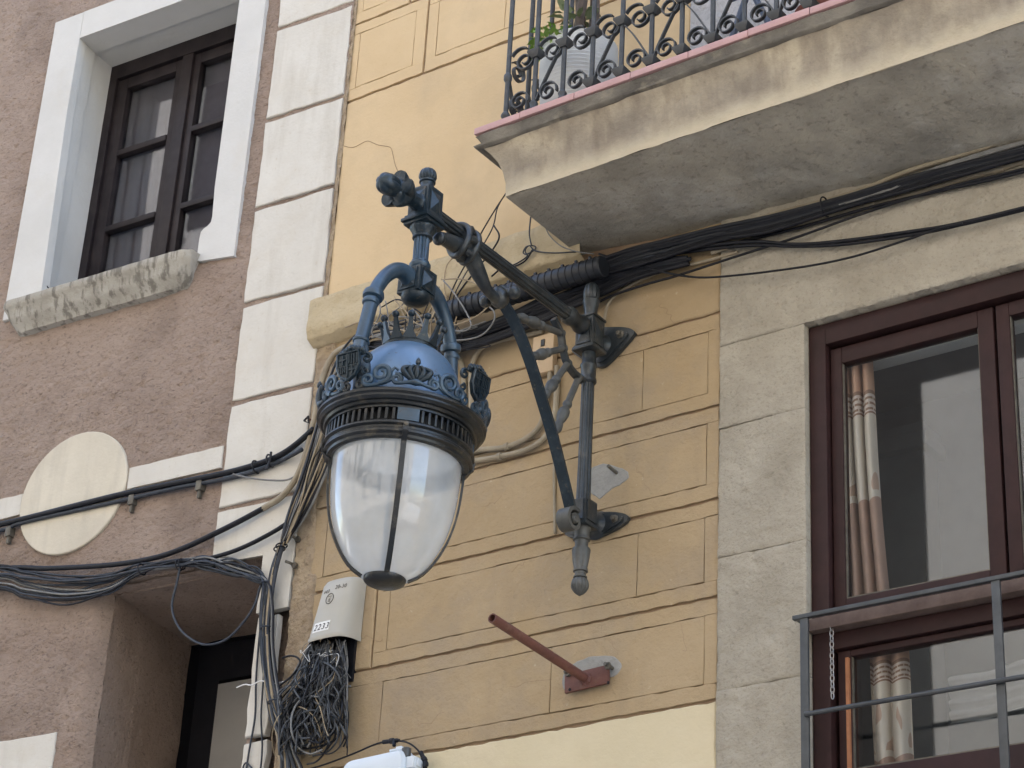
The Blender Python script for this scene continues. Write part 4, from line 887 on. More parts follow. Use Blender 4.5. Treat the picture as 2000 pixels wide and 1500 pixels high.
# cresting on the brim: azimuth a, height z, leaning out slightly
def cyl(a0, R0=.254, z0=4.757):
    def f(u, v, w_=0):
        R = R0 + .14 * v + w_; a = a0 + u / R0
        return Vector((AX + R * cos(a), AY + R * sin(a), z0 + v))
    return f
SEC8 = .0062
def scr(pts2, f, r=SEC8, taper=.6): 
    n = len(pts2); return MB().tube([f(u, v, .004) for u, v in pts2], [r * (1 - (1 - taper) * k / n) for k in range(n)], 8)
for q in range(4):
    ac = radians(272 + 90 * q); f = cyl(ac)
    sh = [(-.034, .105), (.034, .105), (.036, .06), (.024, .030), (0, .014), (-.024, .030), (-.036, .06)]
    so_ = Q('shield', MB().prism(sh, .012, lambda u, v, w_: f(u, v, w_ + .022)), m_iron, smooth=25)
    b = MB(); g2 = lambda u, v, w_: f(u, v, w_ + .032)
    def barr(u0_, u1_, v0_, v1_): b.prism([(u0_, v0_), (u1_, v0_), (u1_, v1_), (u0_, v1_)], .0055, g2)
    barr(-.018, -.014, .066, .098); barr(-.029, -.004, .080, .084)                      # cross quarter
    barr(.014, .018, .032, .058); barr(.005, .026, .044, .048)
    for k in range(4): barr(.004 + k * .008, .0075 + k * .008, .066, .098); barr(-.029 + k * .007, -.026 + k * .007, .038 if k else .046, .058)
    barr(-.032, .032, .060, .063); barr(-.002, .002, .024, .100)
    rim_ = [f(u, v, .036) for u, v in sh]; rim_.append(rim_[0]); b.tube(rim_, .004, 6, False)
    Q('shield_relief', b, m_iron, parent=so_, smooth=25)
    b = MB()
    for k in range(7):
        u = -.036 + .012 * k; b.lathe(rs([(.002, -.010), (.009, -.004), (.009, .006), (.002, .013)]), f(u, .116 + .012 * (1 - abs(k - 3) / 3), .014), (0, 0, 1), 8)
    b.tube([f(u, .106, .014) for u in np.linspace(-.046, .046, 9)], .007, 8)
    for s in (-1, 1):
        b.add(*[(lambda m_: (m_.v, m_.f))(scr(spiral((s * .046, .092), .015, .005, pi / 2, -1.2 * s, 16), f, .006))][0])
        b.add(*[(lambda m_: (m_.v, m_.f))(scr(spiral((s * .044, .050), .011, .004, pi / 2, 1.2 * s, 14), f, .005))][0])
    Q('shield_crest', b, m_iron, parent=so_)
    for s in (-1, 1):
        Q('scroll', scr(spiral((s * .026, .012), .017, .006, pi * .5, -1.5 * s, 22), f, .0065), m_dusty if q == 0 else m_bright)
    # crown crest half way to the next shield
    am = ac + pi / 4; f2 = cyl(am)
    b = MB()
    for k in range(5):
        t = (k - 2) / 2; P_ = [f2(t * .010, .022, .006), f2(t * .034, .040, .010), f2(t * .040, .056, .010), f2(t * .020, .074 - .008 * abs(t), .008)]
        b.tube(spline(P_, 4), [.007, .008, .009, .0095, .010, .010, .0095, .009, .008, .007, .006, .005, .004], 8)
    b.lathe(rs([(.002, -.01), (.008, -.004), (.007, .008), (.002, .016)]), f2(0, .080, .008), (0, 0, 1), 8)
    b.prism([(-.022, .020), (.022, .020), (.036, .052), (.012, .072), (-.012, .072), (-.036, .052)], .006, f2)
    Q('crown_crest', b, m_iron, smooth=50)
    P_ = [f2(u, .012 + .004 * cos(u * 60), .008) for u in np.linspace(-.052, .052, 15)]
    Q('crest_bar', MB().tube(P_, [.006 + .006 * max(0, 1 - abs(k - 7) / 3.2) for k in range(15)], 10), m_bright)
    for s in (-1, 1):
        fm = cyl(ac + s * pi / 8)                    # big double volutes between shield and crest
        Q('scroll', scr(spiral((-s * .006, .040), .031, .008, -pi * .55, 1.55 * s, 34), fm, .0095), m_bright)
        Q('scroll', scr(spiral((-s * .047, .022), .019, .006, -pi * .4, -1.4 * s, 26), fm, .0082), m_bright)
        Q('scroll', scr([(-s * .05, .004), (-s * .03, .003), (-s * .01, .006), (s * .012, .012), (s * .03, .022)], fm, .007, .8), m_bright)
        Q('scroll', scr(spiral((s * .042, .022), .017, .006, pi * .6, -1.4 * s, 26), fm, .0078), m_bright)
        Q('scroll', scr([(s * .024, .046), (s * .034, .058), (s * .046, .050)], fm, .006, .5), m_bright)
# glass egg, straps and cap
gp = rs([(.204, 4.612), (.2035, 4.57), (.201, 4.52), (.1955, 4.463), (.184, 4.404), (.165, 4.347), (.137, 4.292), (.107, 4.252), (.078, 4.229), (.057, 4.219)], 3)
Q('glass_globe', MB().lathe(gp, (AX, AY, 0), n=72, cap=False), m_globe, smooth=180)
def prof_r(z):
    for (r0, z0), (r1, z1) in zip(gp[:-1], gp[1:]):
        if z1 <= z <= z0: return r0 + (r1 - r0) * (z0 - z) / (z0 - z1 + 1e-9)
    return gp[-1][0]
for k in range(4):
    a = radians(314 + 90 * k); e = Vector((cos(a), sin(a), 0)); t_ = Vector((-sin(a), cos(a), 0))
    P_ = [Vector((AX, AY, 0)) + e * (prof_r(z) + .008) + Vector((0, 0, z)) for z in np.linspace(4.612, 4.222, 26)]
    P_ = [Vector((AX, AY, 4.640)) + e * .238, Vector((AX, AY, 4.622)) + e * .240] + P_[1:]
    so_ = Q('glass_strap', MB().sweep(P_, [(-.0035, -.0085), (.0035, -.0085), (.0035, .0085), (-.0035, .0085)], t_), m_rim)
    Q('strap_rivet', MB().lathe([(.008, 0), (.008, .004), (.002, .007)], Vector((AX, AY, 4.642)) + e * .240, e, 10), m_bolt, parent=so_)
Q('bottom_cap', MB().lathe(rs([(.066, 4.226), (.066, 4.217), (.060, 4.208), (.040, 4.199), (.012, 4.194), (.001, 4.193)], 2), (AX, AY, 0), n=40).lathe([(.060, 4.228), (.001, 4.228)], (AX, AY, 0), n=40, cap=False), m_rim)
# lamp fitting inside the top of the glass
Q('lamp_holder', MB().lathe([(.03, 4.665), (.03, 4.62), (.022, 4.61)], (AX, AY, 0), n=20), m_jbox)

# ================================================================== things fixed to the wall
# junction box 2233
jb0 = W(645, 1195, .03)
JB = thing('junction_box', 'beige grey telephone junction box with a 2233 number sticker, its cables spilling out below', 'junction box', (-5.25, 0, 4.58))
def jb_ring(z, x0, x1, d, n=60):
    xc, hw = (x0 + x1) / 2, (x1 - x0) / 2; r = []
    for k in range(n + 1):
        t = -1 + 2 * k / n; sgn = 1 if t > 0 else -1; a = abs(t)
        r.append((xc + hw * t, -.004 - d * (1 - a ** 6) ** .5 - .010 * (1 - t * t), z))
    return r
rings = [jb_ring(z, x0, x1, d) for z, x0, x1, d in ((4.572, -5.362, -5.150, .082), (4.585, -5.364, -5.148, .086), (4.592, -5.360, -5.151, .083), (4.70, -5.3418, -5.1484, .0721), (4.80, -5.325, -5.146, .062), (4.818, -5.318, -5.150, .052), (4.826, -5.305, -5.160, .030), (4.828, -5.29, -5.175, .004))]
body = obj('box_cover', MB().grid(np.array(rings)), m_jbox, JB, smooth=60)
obj('box_back', MB().bb(-5.33, -5.17, -.012, .02, 4.42, 4.82), m_black, JB)
def jb_pt(u, z, lift=.001):                         # u 0..1 across the front
    t = (z - 4.592) / (4.80 - 4.592); x0 = -5.360 + .035 * t; x1 = -5.151 + .005 * t; d = .083 - .021 * t
    q = -1 + 2 * u; return Vector((x0 + (x1 - x0) * u, -.004 - d * (1 - abs(q) ** 6) ** .5 - .010 * (1 - q * q) - lift, z))
def text_on(s, size, u, z, m, parent, name, lift=.0015, sh=0.0):
    cu = bpy.data.curves.new(name, 'FONT'); cu.body = s; cu.size = size; cu.extrude = .0003; cu.align_x = 'LEFT'; cu.shear = sh; cu.space_character = 1.15
    o = bpy.data.objects.new(name, cu); COL.objects.link(o)
    bpy.context.view_layer.update(); dg = bpy.context.evaluated_depsgraph_get(); me = bpy.data.meshes.new_from_object(o.evaluated_get(dg))
    bpy.data.objects.remove(o); p0 = jb_pt(u, z, lift)
    for v in me.vertices:
        x, y, zz = v.co; pp = jb_pt(u + x / .205, z + y, lift); v.co = (pp.x, pp.y - zz, pp.z)
    me.transform(MATW[parent].inverted()); me.materials.clear(); me.materials.append(m)
    o = bpy.data.objects.new(name, me); COL.objects.link(o); o.parent = parent; MATW[o] = MATW[parent]; return o
b = MB(); P = np.array([[tuple(jb_pt(u, z, .0008)) for u in np.linspace(.20, .60, 9)] for z in (4.604, 4.643)]); b.grid(P)
stk = obj('number_sticker', b, m_label, body, smooth=180)
text_on('2233', .034, .222, 4.611, m_ink, body, 'printed_number', .0016, .18)
text_on('443', .021, .21, 4.762, m_emb, body, 'printed_code', .001, .15)
text_on('20-30', .022, .52, 4.772, m_emb, body, 'printed_code', .001, .15)
ring = [jb_pt(.44 + .094 * cos(t), 4.736 + .021 * sin(t), .001) for t in np.linspace(0, 2 * pi, 28)]
b = MB().tube(ring, .0015, 6, False)
for (u0_, u1_, z) in ((.39, .49, 4.745), (.415, .47, 4.738), (.415, .465, 4.733), (.415, .465, 4.729), (.41, .47, 4.724)): b.tube([jb_pt(u0_, z, .001), jb_pt(u1_, z, .001)], .0009, 5)
obj('embossed_mark', b, m_emb, body)
# white box at the bottom edge
WBX = thing('equipment_box', 'white plastic equipment box with side clips at the bottom edge of the photograph', 'equipment box', (-4.93, 0, 3.75))
b = MB(); out = []
for (cx_, cz_, a0) in ((-5.055, 4.02, 180), (-4.815, 4.055, 90), (-4.815, 3.7, 0), (-5.055, 3.7, 270)):
    rr_ = .055 if cz_ > 4.03 else .058
    seq = [a0 - k * 18 for k in range(6)] if a0 == 180 or True else []
    out += [(cx_ + .03 * cos(radians(a)), cz_ + .03 * sin(radians(a))) for a in seq]
out = [(-5.09, 3.62), (-5.09, 4.035)] + [(-5.055 + .035 * cos(radians(a)), 4.035 + .035 * sin(radians(a))) for a in (160, 140, 120, 105)] + [(-5.05, 4.072), (-4.86, 4.078)] + [(-4.845 + .03 * cos(radians(a)), 4.05 + .03 * sin(radians(a))) for a in (75, 55, 35, 15)] + [(-4.812, 4.04), (-4.812, 3.62)]
n = len(out); secs = []
ccx = -4.95; ccz = 3.9
for (y, k) in ((-.005, 1.0), (-.055, 1.0), (-.058, 1.02), (-.075, 1.02), (-.078, 1.0), (-.105, .985), (-.118, .95), (-.124, .88)):
    secs.append([(ccx + (u - ccx) * k, y, ccz + (v - ccz) * k) for u, v in out])
vs_ = [p for s_ in secs for p in s_]; fs_ = [(i * n + k, i * n + (k + 1) % n, (i + 1) * n + (k + 1) % n, (i + 1) * n + k) for i in range(len(secs) - 1) for k in range(n)] + [tuple((len(secs) - 1) * n + k for k in range(n))]
obj('box_body', MB().add(vs_, fs_), m_wbox, WBX, smooth=35)
for z in (4.03, 3.955):
    c_ = obj('side_clip', MB().bb(-4.812, -4.778, -.10, -.035, z - .022, z + .020, .004).bb(-4.778, -4.772, -.085, -.05, z - .014, z + .012, .002), m_wbox, WBX)
obj('hinge_knob', MB().lathe([(.017, 0), (.017, .035), (.008, .04)], (-4.825, -.085, 4.05), (0, 0, 1), 14), m_guard, WBX)
obj('ridge', MB().bb(-4.90, -4.835, -.09, -.05, 4.083, 4.092, .003).bb(-4.875, -4.85, -.085, -.055, 4.092, 4.10, .002), m_wbox, WBX)
# rusty pipe bracket
PB = thing('pipe_bracket', 'rust red pipe sticking out from a bolted steel plate on the ochre wall', 'pipe bracket', (-4.11, 0, 4.24))
R_ = Matrix.Rotation(radians(-2.5), 3, 'Y')
obj('base_plate', MB().box((-4.11, -.022, 4.242), (.178, .012, .066), R_, .0015), m_rust, PB)
p0 = Vector((-4.113, -.024, 4.243)); p1 = W(961, 1207, .56)
dd = (p1 - p0).normalized()
b = MB().lathe([(.0165, 0), (.0165, (p1 - p0).length), (.0125, (p1 - p0).length), (.0125, (p1 - p0).length - .15), (.001, (p1 - p0).length - .15)], p0, dd, 28)
obj('pipe', b, m_rust, PB, smooth=30)
obj('weld', MB().lathe(rs([(.024, .0), (.022, .006), (.017, .010)]), p0, dd, 18, lambda t, i: 1 + .08 * cos(9 * t)), m_rust, PB)
for (px, py) in ((1112, 1316), (1190, 1302)):
    q_ = W(px, py, .025); obj('bolt', MB().tube([q_ + Vector((0, .02, 0)), q_ + Vector((-.004, -.022, .004))], .007, 8).lathe([(.013, 0), (.013, .010)], q_ + Vector((0, -.004, 0)), (0, -1, 0), 6), m_bolt, PB)
for (px, py) in ((1188, 1333), (1113, 1347)): 
    q_ = W(px, py, .0285); obj('bolt_hole', MB().lathe([(.0055, 0), (.0055, .0012), (.001, .0012)], q_, (0, -1, 0), 12), m_dark, PB)
# small cable box
SB = thing('switch_box', 'small cream plastic box on the ochre wall behind the lamp bracket', 'wall box', (-4.36, 0, 5.56))
obj('cover', MB().bb(-4.408, -4.312, -.032, -.002, 5.482, 5.645, .005), M('cream_plastic', (.56, .42, .27), (.50, .37, .23), .55), SB)
obj('slot', MB().bb(-4.368, -4.352, -.036, -.031, 5.595, 5.622), m_rim, SB)
obj('screw', MB().lathe([(.007, 0), (.006, .004)], (-4.385, -.032, 5.565), (0, -1, 0), 10), m_bolt, SB)
# wall anchors beside the quoins, and the hook
for k, ((px, py), lb) in enumerate((((586, 1056), 'rusty wall anchor just below the cable tie, upper of two beside the quoins'), ((580, 1107), 'rusty wall anchor above the junction box, lower of two beside the quoins'))):
    p = W(px, py, .008); t = thing('wall_anchor', lb, 'wall anchor', p, 0, 'rusty wall anchors beside the quoins')
    obj('shank', MB().tube([p + Vector((0, .02, 0)), p + Vector((-.012, -.03, .008)), p + Vector((-.03, -.035, .016))], .006, 8), m_bolt, t)
    obj('nut', MB().lathe([(.013, 0), (.013, .012)], p + Vector((0, -.008, 0)), (0, -1, 0), 6), m_bolt, t)
p = WL(600, 820, .02); t = thing('wall_hook', 'black triangular wall hook beside the lantern brim', 'wall hook', p)
obj('hook', MB().sweep([WL(*q, .05) for q in ((594, 822), (602, 813), (603, 826), (594, 822))], [(-.003, -.004), (.003, -.004), (.003, .004), (-.003, .004)], HN), m_black, t)
obj('shank', MB().tube([WL(602, 820, .05), WL(615, 819, .0)], .004, 8), m_rust, t)

# ================================================================== cables
def PW(pts, off): return [W(p[0], p[1], p[2] if len(p) > 2 else off) for p in pts]
def PL_(pts, off): return [WL(p[0], p[1], p[2] if len(p) > 2 else off) for p in pts]
def cable(name, label, pts, r, m, cat='cable', group=None, n=8): 
    return solo(name, label, cat, MB().tube(spline(pts, 8), r, n), m, group, smooth=180)
def bundle(th, path, count, spread, r, mats, seed, name='cable', wob=.4, n=6):
    """count cables following the path, each a part of the bundle; spread per path point"""
    rg = random.Random(seed)
    for k in range(count):
        a = rg.uniform(0, 2 * pi); q = sqrt(rg.random()); rr_ = r * rg.uniform(.7, 1.25); pts = []
        for i, p in enumerate(path):
            s_ = spread[i]; a2 = a + rg.uniform(-wob, wob); q2 = q * rg.uniform(.8, 1.2)
            pts.append(p + Vector((cos(a2) * q2 * s_, -abs(sin(a2)) * q2 * s_ * .55, sin(a2) * q2 * s_)))
        obj(name, MB().tube(spline(pts, 6), rr_, n), mats[rg.randrange(len(mats))], th, smooth=180)
def tie(th, c, d, R, m=None, w_=.006):
    d = Vector(d).normalized(); a = d.orthogonal().normalized(); b_ = d.cross(a)
    obj('cable_tie', MB().tube([Vector(c) + (a * cos(t) + b_ * sin(t)) * R for t in np.linspace(0, 2 * pi, 20)], w_ * .5, 6, False), m or m_black, th)

# main bundle under the balcony
B1 = thing('cable_bundle', 'thick bundle of black cables running along the wall under the balcony into the ribbed sleeve', 'cable bundle', W(1600, 422, 0))
path = PW([(2480, 171), (2030, 296), (1893, 331), (1780, 362), (1645, 402), (1503, 443), (1396, 466), (1310, 490), (1240, 509), (1170, 530), (1080, 556)], .045)
bundle(B1, path, 22, [.022, .022, .024, .024, .024, .028, .032, .042, .046, .038, .030], .0080, [m_black, m_black, m_black, m_sleeve, m_slate], 3)
path2 = PW([(2480, 146), (2030, 271), (1960, 290), (1890, 311), (1800, 341), (1720, 378), (1640, 402)], .05)
bundle(B1, path2, 3, [.01, .01, .012, .016, .012, .01, .006], .006, [m_slate, m_gcab], 4)
tie(B1, W(1612, 404, .05), W(1700, 380, .05) - W(1600, 412, .05), .036)
# lower, hanging part of the same run, beneath the sleeve towards the lantern
B1b = thing('cable_bundle', 'dark sagging bundle of cables just below the ribbed sleeve, behind the lamp arm', 'cable bundle', W(1000, 620, 0))
path = PW([(1340, 512), (1250, 535), (1170, 568), (1080, 605), (1000, 640), (930, 664), (870, 680), (800, 682), (730, 684)], .035)
bundle(B1b, path, 24, [.020, .034, .050, .056, .054, .048, .042, .036, .03], .009, [m_black, m_black, m_sleeve], 8)
cable('conduit', 'long beige conduit tight under the balcony edge, above the black bundle', PW([(2480, 130), (2030, 255), (1893, 299), (1780, 332), (1700, 364), (1645, 383), (1503, 421), (1440, 440), (1380, 457), (1340, 474)], .03), .0085, m_conduit, 'conduit')
cd = thing('conduit', 'beige conduit with a collar running just below the black cable bundle at the right', 'conduit', W(1700, 396, 0))
pts = PW([(2480, 183), (2030, 308), (1950, 331), (1893, 346), (1780, 381), (1645, 417), (1540, 444), (1450, 472), (1390, 494)], .022)
obj('tube', MB().tube(spline(pts, 8), .009, 10), m_conduit, cd, smooth=180)
for q in ((1950, 331), (1700, 403)): obj('collar', MB().lathe([(.009, -.02), (.0125, -.019), (.0125, .019), (.009, .02)], W(*q, .022), W(1950, 331, .022) - W(1780, 381, .022), 14), m_conduit, cd)
for k, (d, o) in enumerate(((0, .045), (7, .038))):
    cable('cable', ('upper' if k == 0 else 'lower') + ' of two black cables sagging together across the stone lintel', PW([(1280, 498 + d * .4), (1400, 478 + d), (1480, 472 + d), (1560, 477 + d * .6), (1650, 470 + d), (1780, 452 + d), (1870, 437 + d * .5), (2030, 398 + d * .6), (2480, 280 + d)], o), .0065, m_black, group='black cables hanging across the stone lintel')
cable('cable', 'thin black cable with the deepest sag across the stone lintel', PW([(1170, 496), (1250, 520), (1330, 538), (1400, 541), (1550, 524), (1660, 503), (1760, 472), (1830, 448), (1880, 436)], .05), .0042, m_black, group='black cables hanging across the stone lintel')
cable('cable', 'straight black cable rising from the lamp post to the right edge below the conduit', PW([(1150, 600), (1195, 578), (1260, 556), (1330, 536), (1450, 497), (1560, 462), (1700, 412), (1850, 366), (2030, 322), (2480, 200)], .035), .0048, m_black, group='black cables hanging across the stone lintel')
cable('cable', 'black cable hugging the lower beige conduit', PW([(1420, 478), (1560, 445), (1700, 405), (1840, 372), (2030, 328), (2480, 206)], .03), .006, m_black, group='black cables hanging across the stone lintel')
cable('cable', 'beige painted cable arching along the ochre wall below the bundle toward the post', PW([(1440, 492), (1370, 512), (1300, 528), (1230, 558), (1190, 590), (1178, 640)], .012), .006, m_conduit)
# ribbed sleeve
SL = thing('cable_sleeve', 'black ribbed plastic splice sleeve on the string course behind the lamp arm', 'cable sleeve', W(1030, 562, 0))
e1, e0 = W(1178, 521, .105), W(866, 612, .105); ax = (e1 - e0).normalized(); Ls = (e1 - e0).length
obj('sleeve_body', MB().lathe([(.024, -.03), (.042, 0), (.042, Ls), (.038, Ls + .004), (.014, Ls + .002)], e0, ax, 28), m_sleeve, SL)
upv = (Vector((0, 0, 1)) - ax * ax.z).normalized(); outv = Vector((0, -1, 0))
for k in range(24):
    c = e0 + ax * (Ls * (k + .3) / 24)
    obj('rib', MB().lathe([(.040, -.0025), (.0442, -.002), (.0442, .002), (.040, .0025)], c, ax, 28, cap=False), m_sleeve, SL)
    if k % 2 == 0:
        obj('latch', MB().box(c + upv * .034 + outv * .024 + ax * .008, (.012, .010, .018), None, .002), m_sleeve, SL)
# cables leaving the sleeve and turning down beside the quoins
B2 = thing('cable_bundle', 'mixed black and beige cables fanning down beside the cream quoins, left of the lantern', 'cable bundle', W(600, 930, 0))
for seed, path, cnt, mats, spr in (
        (11, [(860, 618), (790, 640), (725, 655), (680, 690), (648, 745), (628, 830), (604, 920), (575, 1000), (552, 1062)], 15, [m_bcab, m_black, m_bcab, m_slate, m_gcab], [.03, .03, .03, .034, .03, .03, .034, .026, .012]),
        (12, [(740, 690), (715, 740), (690, 800), (655, 870), (628, 930), (595, 1000), (556, 1062)], 12, [m_black, m_bcab, m_slate, m_gcab, m_bcab], [.03, .03, .03, .026, .026, .024, .012]),
        (13, [(552, 1062), (538, 1110), (528, 1170), (522, 1250), (528, 1330), (540, 1400), (560, 1470), (570, 1740)], 11, [m_black, m_slate, m_bcab, m_black], [.012, .016, .02, .022, .024, .026, .03, .03])):
    bundle(B2, PW(path, .05), cnt, spr, .0065, mats, seed)
bundle(B2, PW([(720, 660), (690, 700), (660, 770), (635, 850), (612, 930), (585, 1000), (556, 1062)], .065), 10, [.02, .04, .05, .05, .045, .03, .012], .0036, [m_bcab, m_black, m_gcab, m_black], 77, wob=1.0)
for q in ((550, 1066), (546, 1072)): tie(B2, W(*q, .055), (0.2, 0, -1), .022)
cable('conduit', 'beige conduit curving down beside the quoins and ending at the black cable', PW([(700, 668, .06), (655, 690), (632, 735), (618, 800), (602, 870), (580, 930), (550, 970), (514, 993)], .04), .0125, m_conduit, 'conduit')
cable('cable', 'thick black cable coming out of the beige conduit and swinging left above the doorway', [W(516, 992, .04)] + PL_([(470, 1017), (420, 1042), (360, 1070), (300, 1090), (220, 1103), (100, 1110), (-30, 1112), (-420, 1150)], .035), .0115, m_black, group='black cables strung across the mauve house')
cable('cable', 'black cable curving from the quoins down to the knot over the doorway', [W(600, 985, .05), W(560, 1022, .045)] + PL_([(510, 1052), (460, 1075), (410, 1090), (360, 1098), (300, 1108)], .035), .009, m_black, group='black cables strung across the mauve house')
# twin cables clipped across the disc
TW = thing('cable_run', 'twin black cables clipped to the mauve house across the painted disc', 'cable', WL(250, 965, 0), BETA)
obj('cable', MB().tube(spline(PL_([(-420, 1118), (-30, 1031), (60, 1010), (150, 987), (240, 965), (340, 944), (440, 924), (505, 906), (545, 890), (578, 868), (612, 838, .06)], .03), 8), .0125, 10), m_black, TW, smooth=180)
obj('cable', MB().tube(spline(PL_([(-420, 1131), (-30, 1044), (40, 1022), (150, 997), (264, 972), (350, 952), (440, 936), (500, 920), (545, 902), (590, 878, .05)], .026), 8), .009, 10), m_slate, TW, smooth=180)
for q in ((20, 1040), (260, 978), (392, 950)):
    a = WL(*q, .018); obj('wall_clip', MB().box(a, (.03, .035, .045), Matrix.Rotation(BETA, 3, 'Z'), .004).box(a + Vector((0, 0, -.035)), (.014, .02, .04), Matrix.Rotation(BETA, 3, 'Z'), .004), m_bolt, TW)
for q in ((528, 900), (500, 912)): tie(TW, WL(*q, .03), WL(560, 885, .03) - WL(505, 906, .03), .026, None, .008)
t = WL(528, 896, .05); obj('cable_tie', MB().tube([t + Vector((0, 0, .03)), t, t + Vector((-.004, -.01, -.05))], .005, 6), m_black, TW)
cable('wire', 'thin grey flat wire drooping from the twin cables toward the lantern', PL_([(455, 926), (490, 934), (530, 938), (565, 936), (595, 915), (615, 885), (632, 850, .05)], .035), .004, m_gcab, 'wire')
# sagging slate bundle over the doorway, dropping down the quoin and back up to the junction box
B3 = thing('cable_bundle', 'sagging slate grey cable bundle over the dark doorway, dropping down the quoin', 'cable bundle', WL(300, 1110, 0))
rg = random.Random(21)
for k in range(20):
    j = lambda s_: rg.uniform(-s_, s_)
    d = j(32); pts = PL_([(-420, 1150 + d * .8), (-40, 1128 + d * .8 + j(8)), (50, 1140 + d + j(6)), (130, 1150 + d * .9 + j(8)), (210, 1140 + d * .7 + j(8)), (275, 1112 + d * .25 + j(4)), (345, 1100 + j(7)), (400, 1100 + j(14)), (455, 1108 + j(18)), (500, 1122 + j(16))], .04 + j(.012))
    dx = j(13); y_ = j(.02)
    pts += [W(519 + dx * .5, 1140, .05 + y_), W(521 + dx, 1190, .05 + y_), W(521 + dx, 1250, .05 + y_), W(528 + dx, 1320, .055 + y_), W(545 + dx * .8, 1390, .06 + y_)]
    if k % 2: pts += [W(575 + dx, 1430 + j(25), .06 + y_), W(615 + dx, 1400 + j(30), .06 + y_), W(640 + dx, 1330 + j(20), .06), W(640 + dx * 2, 1262, .05)]
    else: pts += [W(560 + dx, 1460, .06 + y_), W(575 + dx * 2, 1540, .06), W(580 + dx * 2, 1740, .05)]
    obj('cable', MB().tube(spline(pts, 6), rg.uniform(.0034, .0054), 6), [m_slate, m_slate, m_black, m_slate, m_gcab][k % 5], B3, smooth=180)
for q, d, R in (((277, 1112), (1, 0, .2), .024), ((350, 1104), (1, 0, .1), .022), ((355, 1102), (1, .1, .1), .022)): tie(B3, WL(*q, .045), d, R)
for q, R in (((520, 1140), .024), ((521, 1228), .026), ((538, 1372), .028)): tie(B3, W(*q, .055), (.1, 0, -1), R, m_slate)
cable('cable', 'slack loop of slate cable hanging in front of the dark doorway', PL_([(352, 1106), (345, 1140), (336, 1180), (342, 1212), (362, 1240), (398, 1259), (440, 1250), (475, 1216), (498, 1180), (507, 1150), (515, 1130)], .05), .0048, m_slate)
cable('cable', 'thin slate cable falling straight down the left edge of the lower quoin', PW([(514, 1180), (505, 1260), (500, 1330), (498, 1400), (486, 1470), (476, 1540)], .03), .004, m_slate)
cable('cable', 'thin dark cable falling past the lower quoin to a small hook at the bottom', PW([(520, 1250), (514, 1330), (510, 1400), (512, 1460), (505, 1510), (480, 1490), (470, 1520)], .03), .0036, m_slate)
cable('wire', 'frayed pale wires sticking out left of the cable bundle by the grey door', PW([(560, 1330, .06), (535, 1335), (510, 1330), (492, 1338), (478, 1337), (462, 1343)], .05), .0026, m_label, 'wire')
# tangle below the junction box: more cables than anyone could count
tb = MB(); rg = random.Random(5)
def rnd_curve(k):
    x0 = rg.uniform(604, 676); p = [(x0, rg.uniform(1248, 1262), rg.uniform(.02, .07))]
    y = 1285; x = x0
    dr_ = rg.uniform(-24, 5); of = rg.uniform(.02, .10)
    for i in range(rg.choice((3, 4, 5, 6))):
        x = min(678, max(545, x + dr_ + rg.uniform(-20, 20))); y += rg.uniform(18, 44); p.append((x, min(y, 1475), of + rg.uniform(-.012, .012)))
    return p
m_tang = M('dusty_tangle_cable', (.085, .092, .10), (.045, .05, .057), .6, 30, .2, 90, .001, spec=.3)
tang = [m_tang, m_black, m_gcab, m_label, m_bcab]
for k in range(130):
    tb.mat(rg.choices(range(5), (54, 28, 15, 0, 3))[0]); tb.tube(spline([W(*q) for q in rnd_curve(k)], 5), rg.uniform(.0018, .0040), 5)
for k in range(22):                                  # loops
    cx_, cy_ = rg.uniform(575, 655), rg.uniform(1300, 1455); rx, ry = rg.uniform(20, 50), rg.uniform(25, 70); a0 = rg.uniform(0, 6); tn = rg.uniform(.35, .7)
    tb.mat(rg.choices(range(5), (52, 38, 6, 1, 2))[0])
    tb.tube(spline([W(cx_ + rx * cos(a0 + tn * 2 * pi * i / 7), cy_ + ry * sin(a0 + tn * 2 * pi * i / 7) + i * 2, rg.uniform(.04, .11)) for i in range(8)], 4), rg.uniform(.0020, .0042), 5)
for k in range(22):                                  # fine wires at the mouth of the box
    x0, y0 = rg.uniform(605, 676), rg.uniform(1258, 1300); tb.mat(rg.choice((0, 0, 2, 2, 3)))
    tb.tube(spline([W(x0 + rg.uniform(-20, 20) * (i > 0), y0 + rg.uniform(-10, 14) + i * 6, rg.uniform(.06, .10)) for i in range(5)], 4), .0011, 5)
solo('cable_tangle', 'dense tangle of dark cables spilling below the beige junction box', 'cable tangle', tb, tang, kind='stuff', smooth=180)
cable('cable', 'stray black cable curling right from the tangle under the junction box', PW([(640, 1300, .06), (660, 1330), (668, 1370), (672, 1395), (664, 1430), (650, 1448), (600, 1462), (560, 1450)], .05), .004, m_black)
cable('cable', 'stray grey cable end pointing right out of the tangle', PW([(600, 1460, .07), (640, 1400), (660, 1370), (668, 1345), (685, 1340)], .06), .0042, m_gcab)
cable('cable', 'stray black cable arching from the bundle to the left side of the tangle', PW([(552, 1285), (566, 1281), (580, 1284), (586, 1296), (570, 1320), (545, 1340)], .07), .004, m_black)
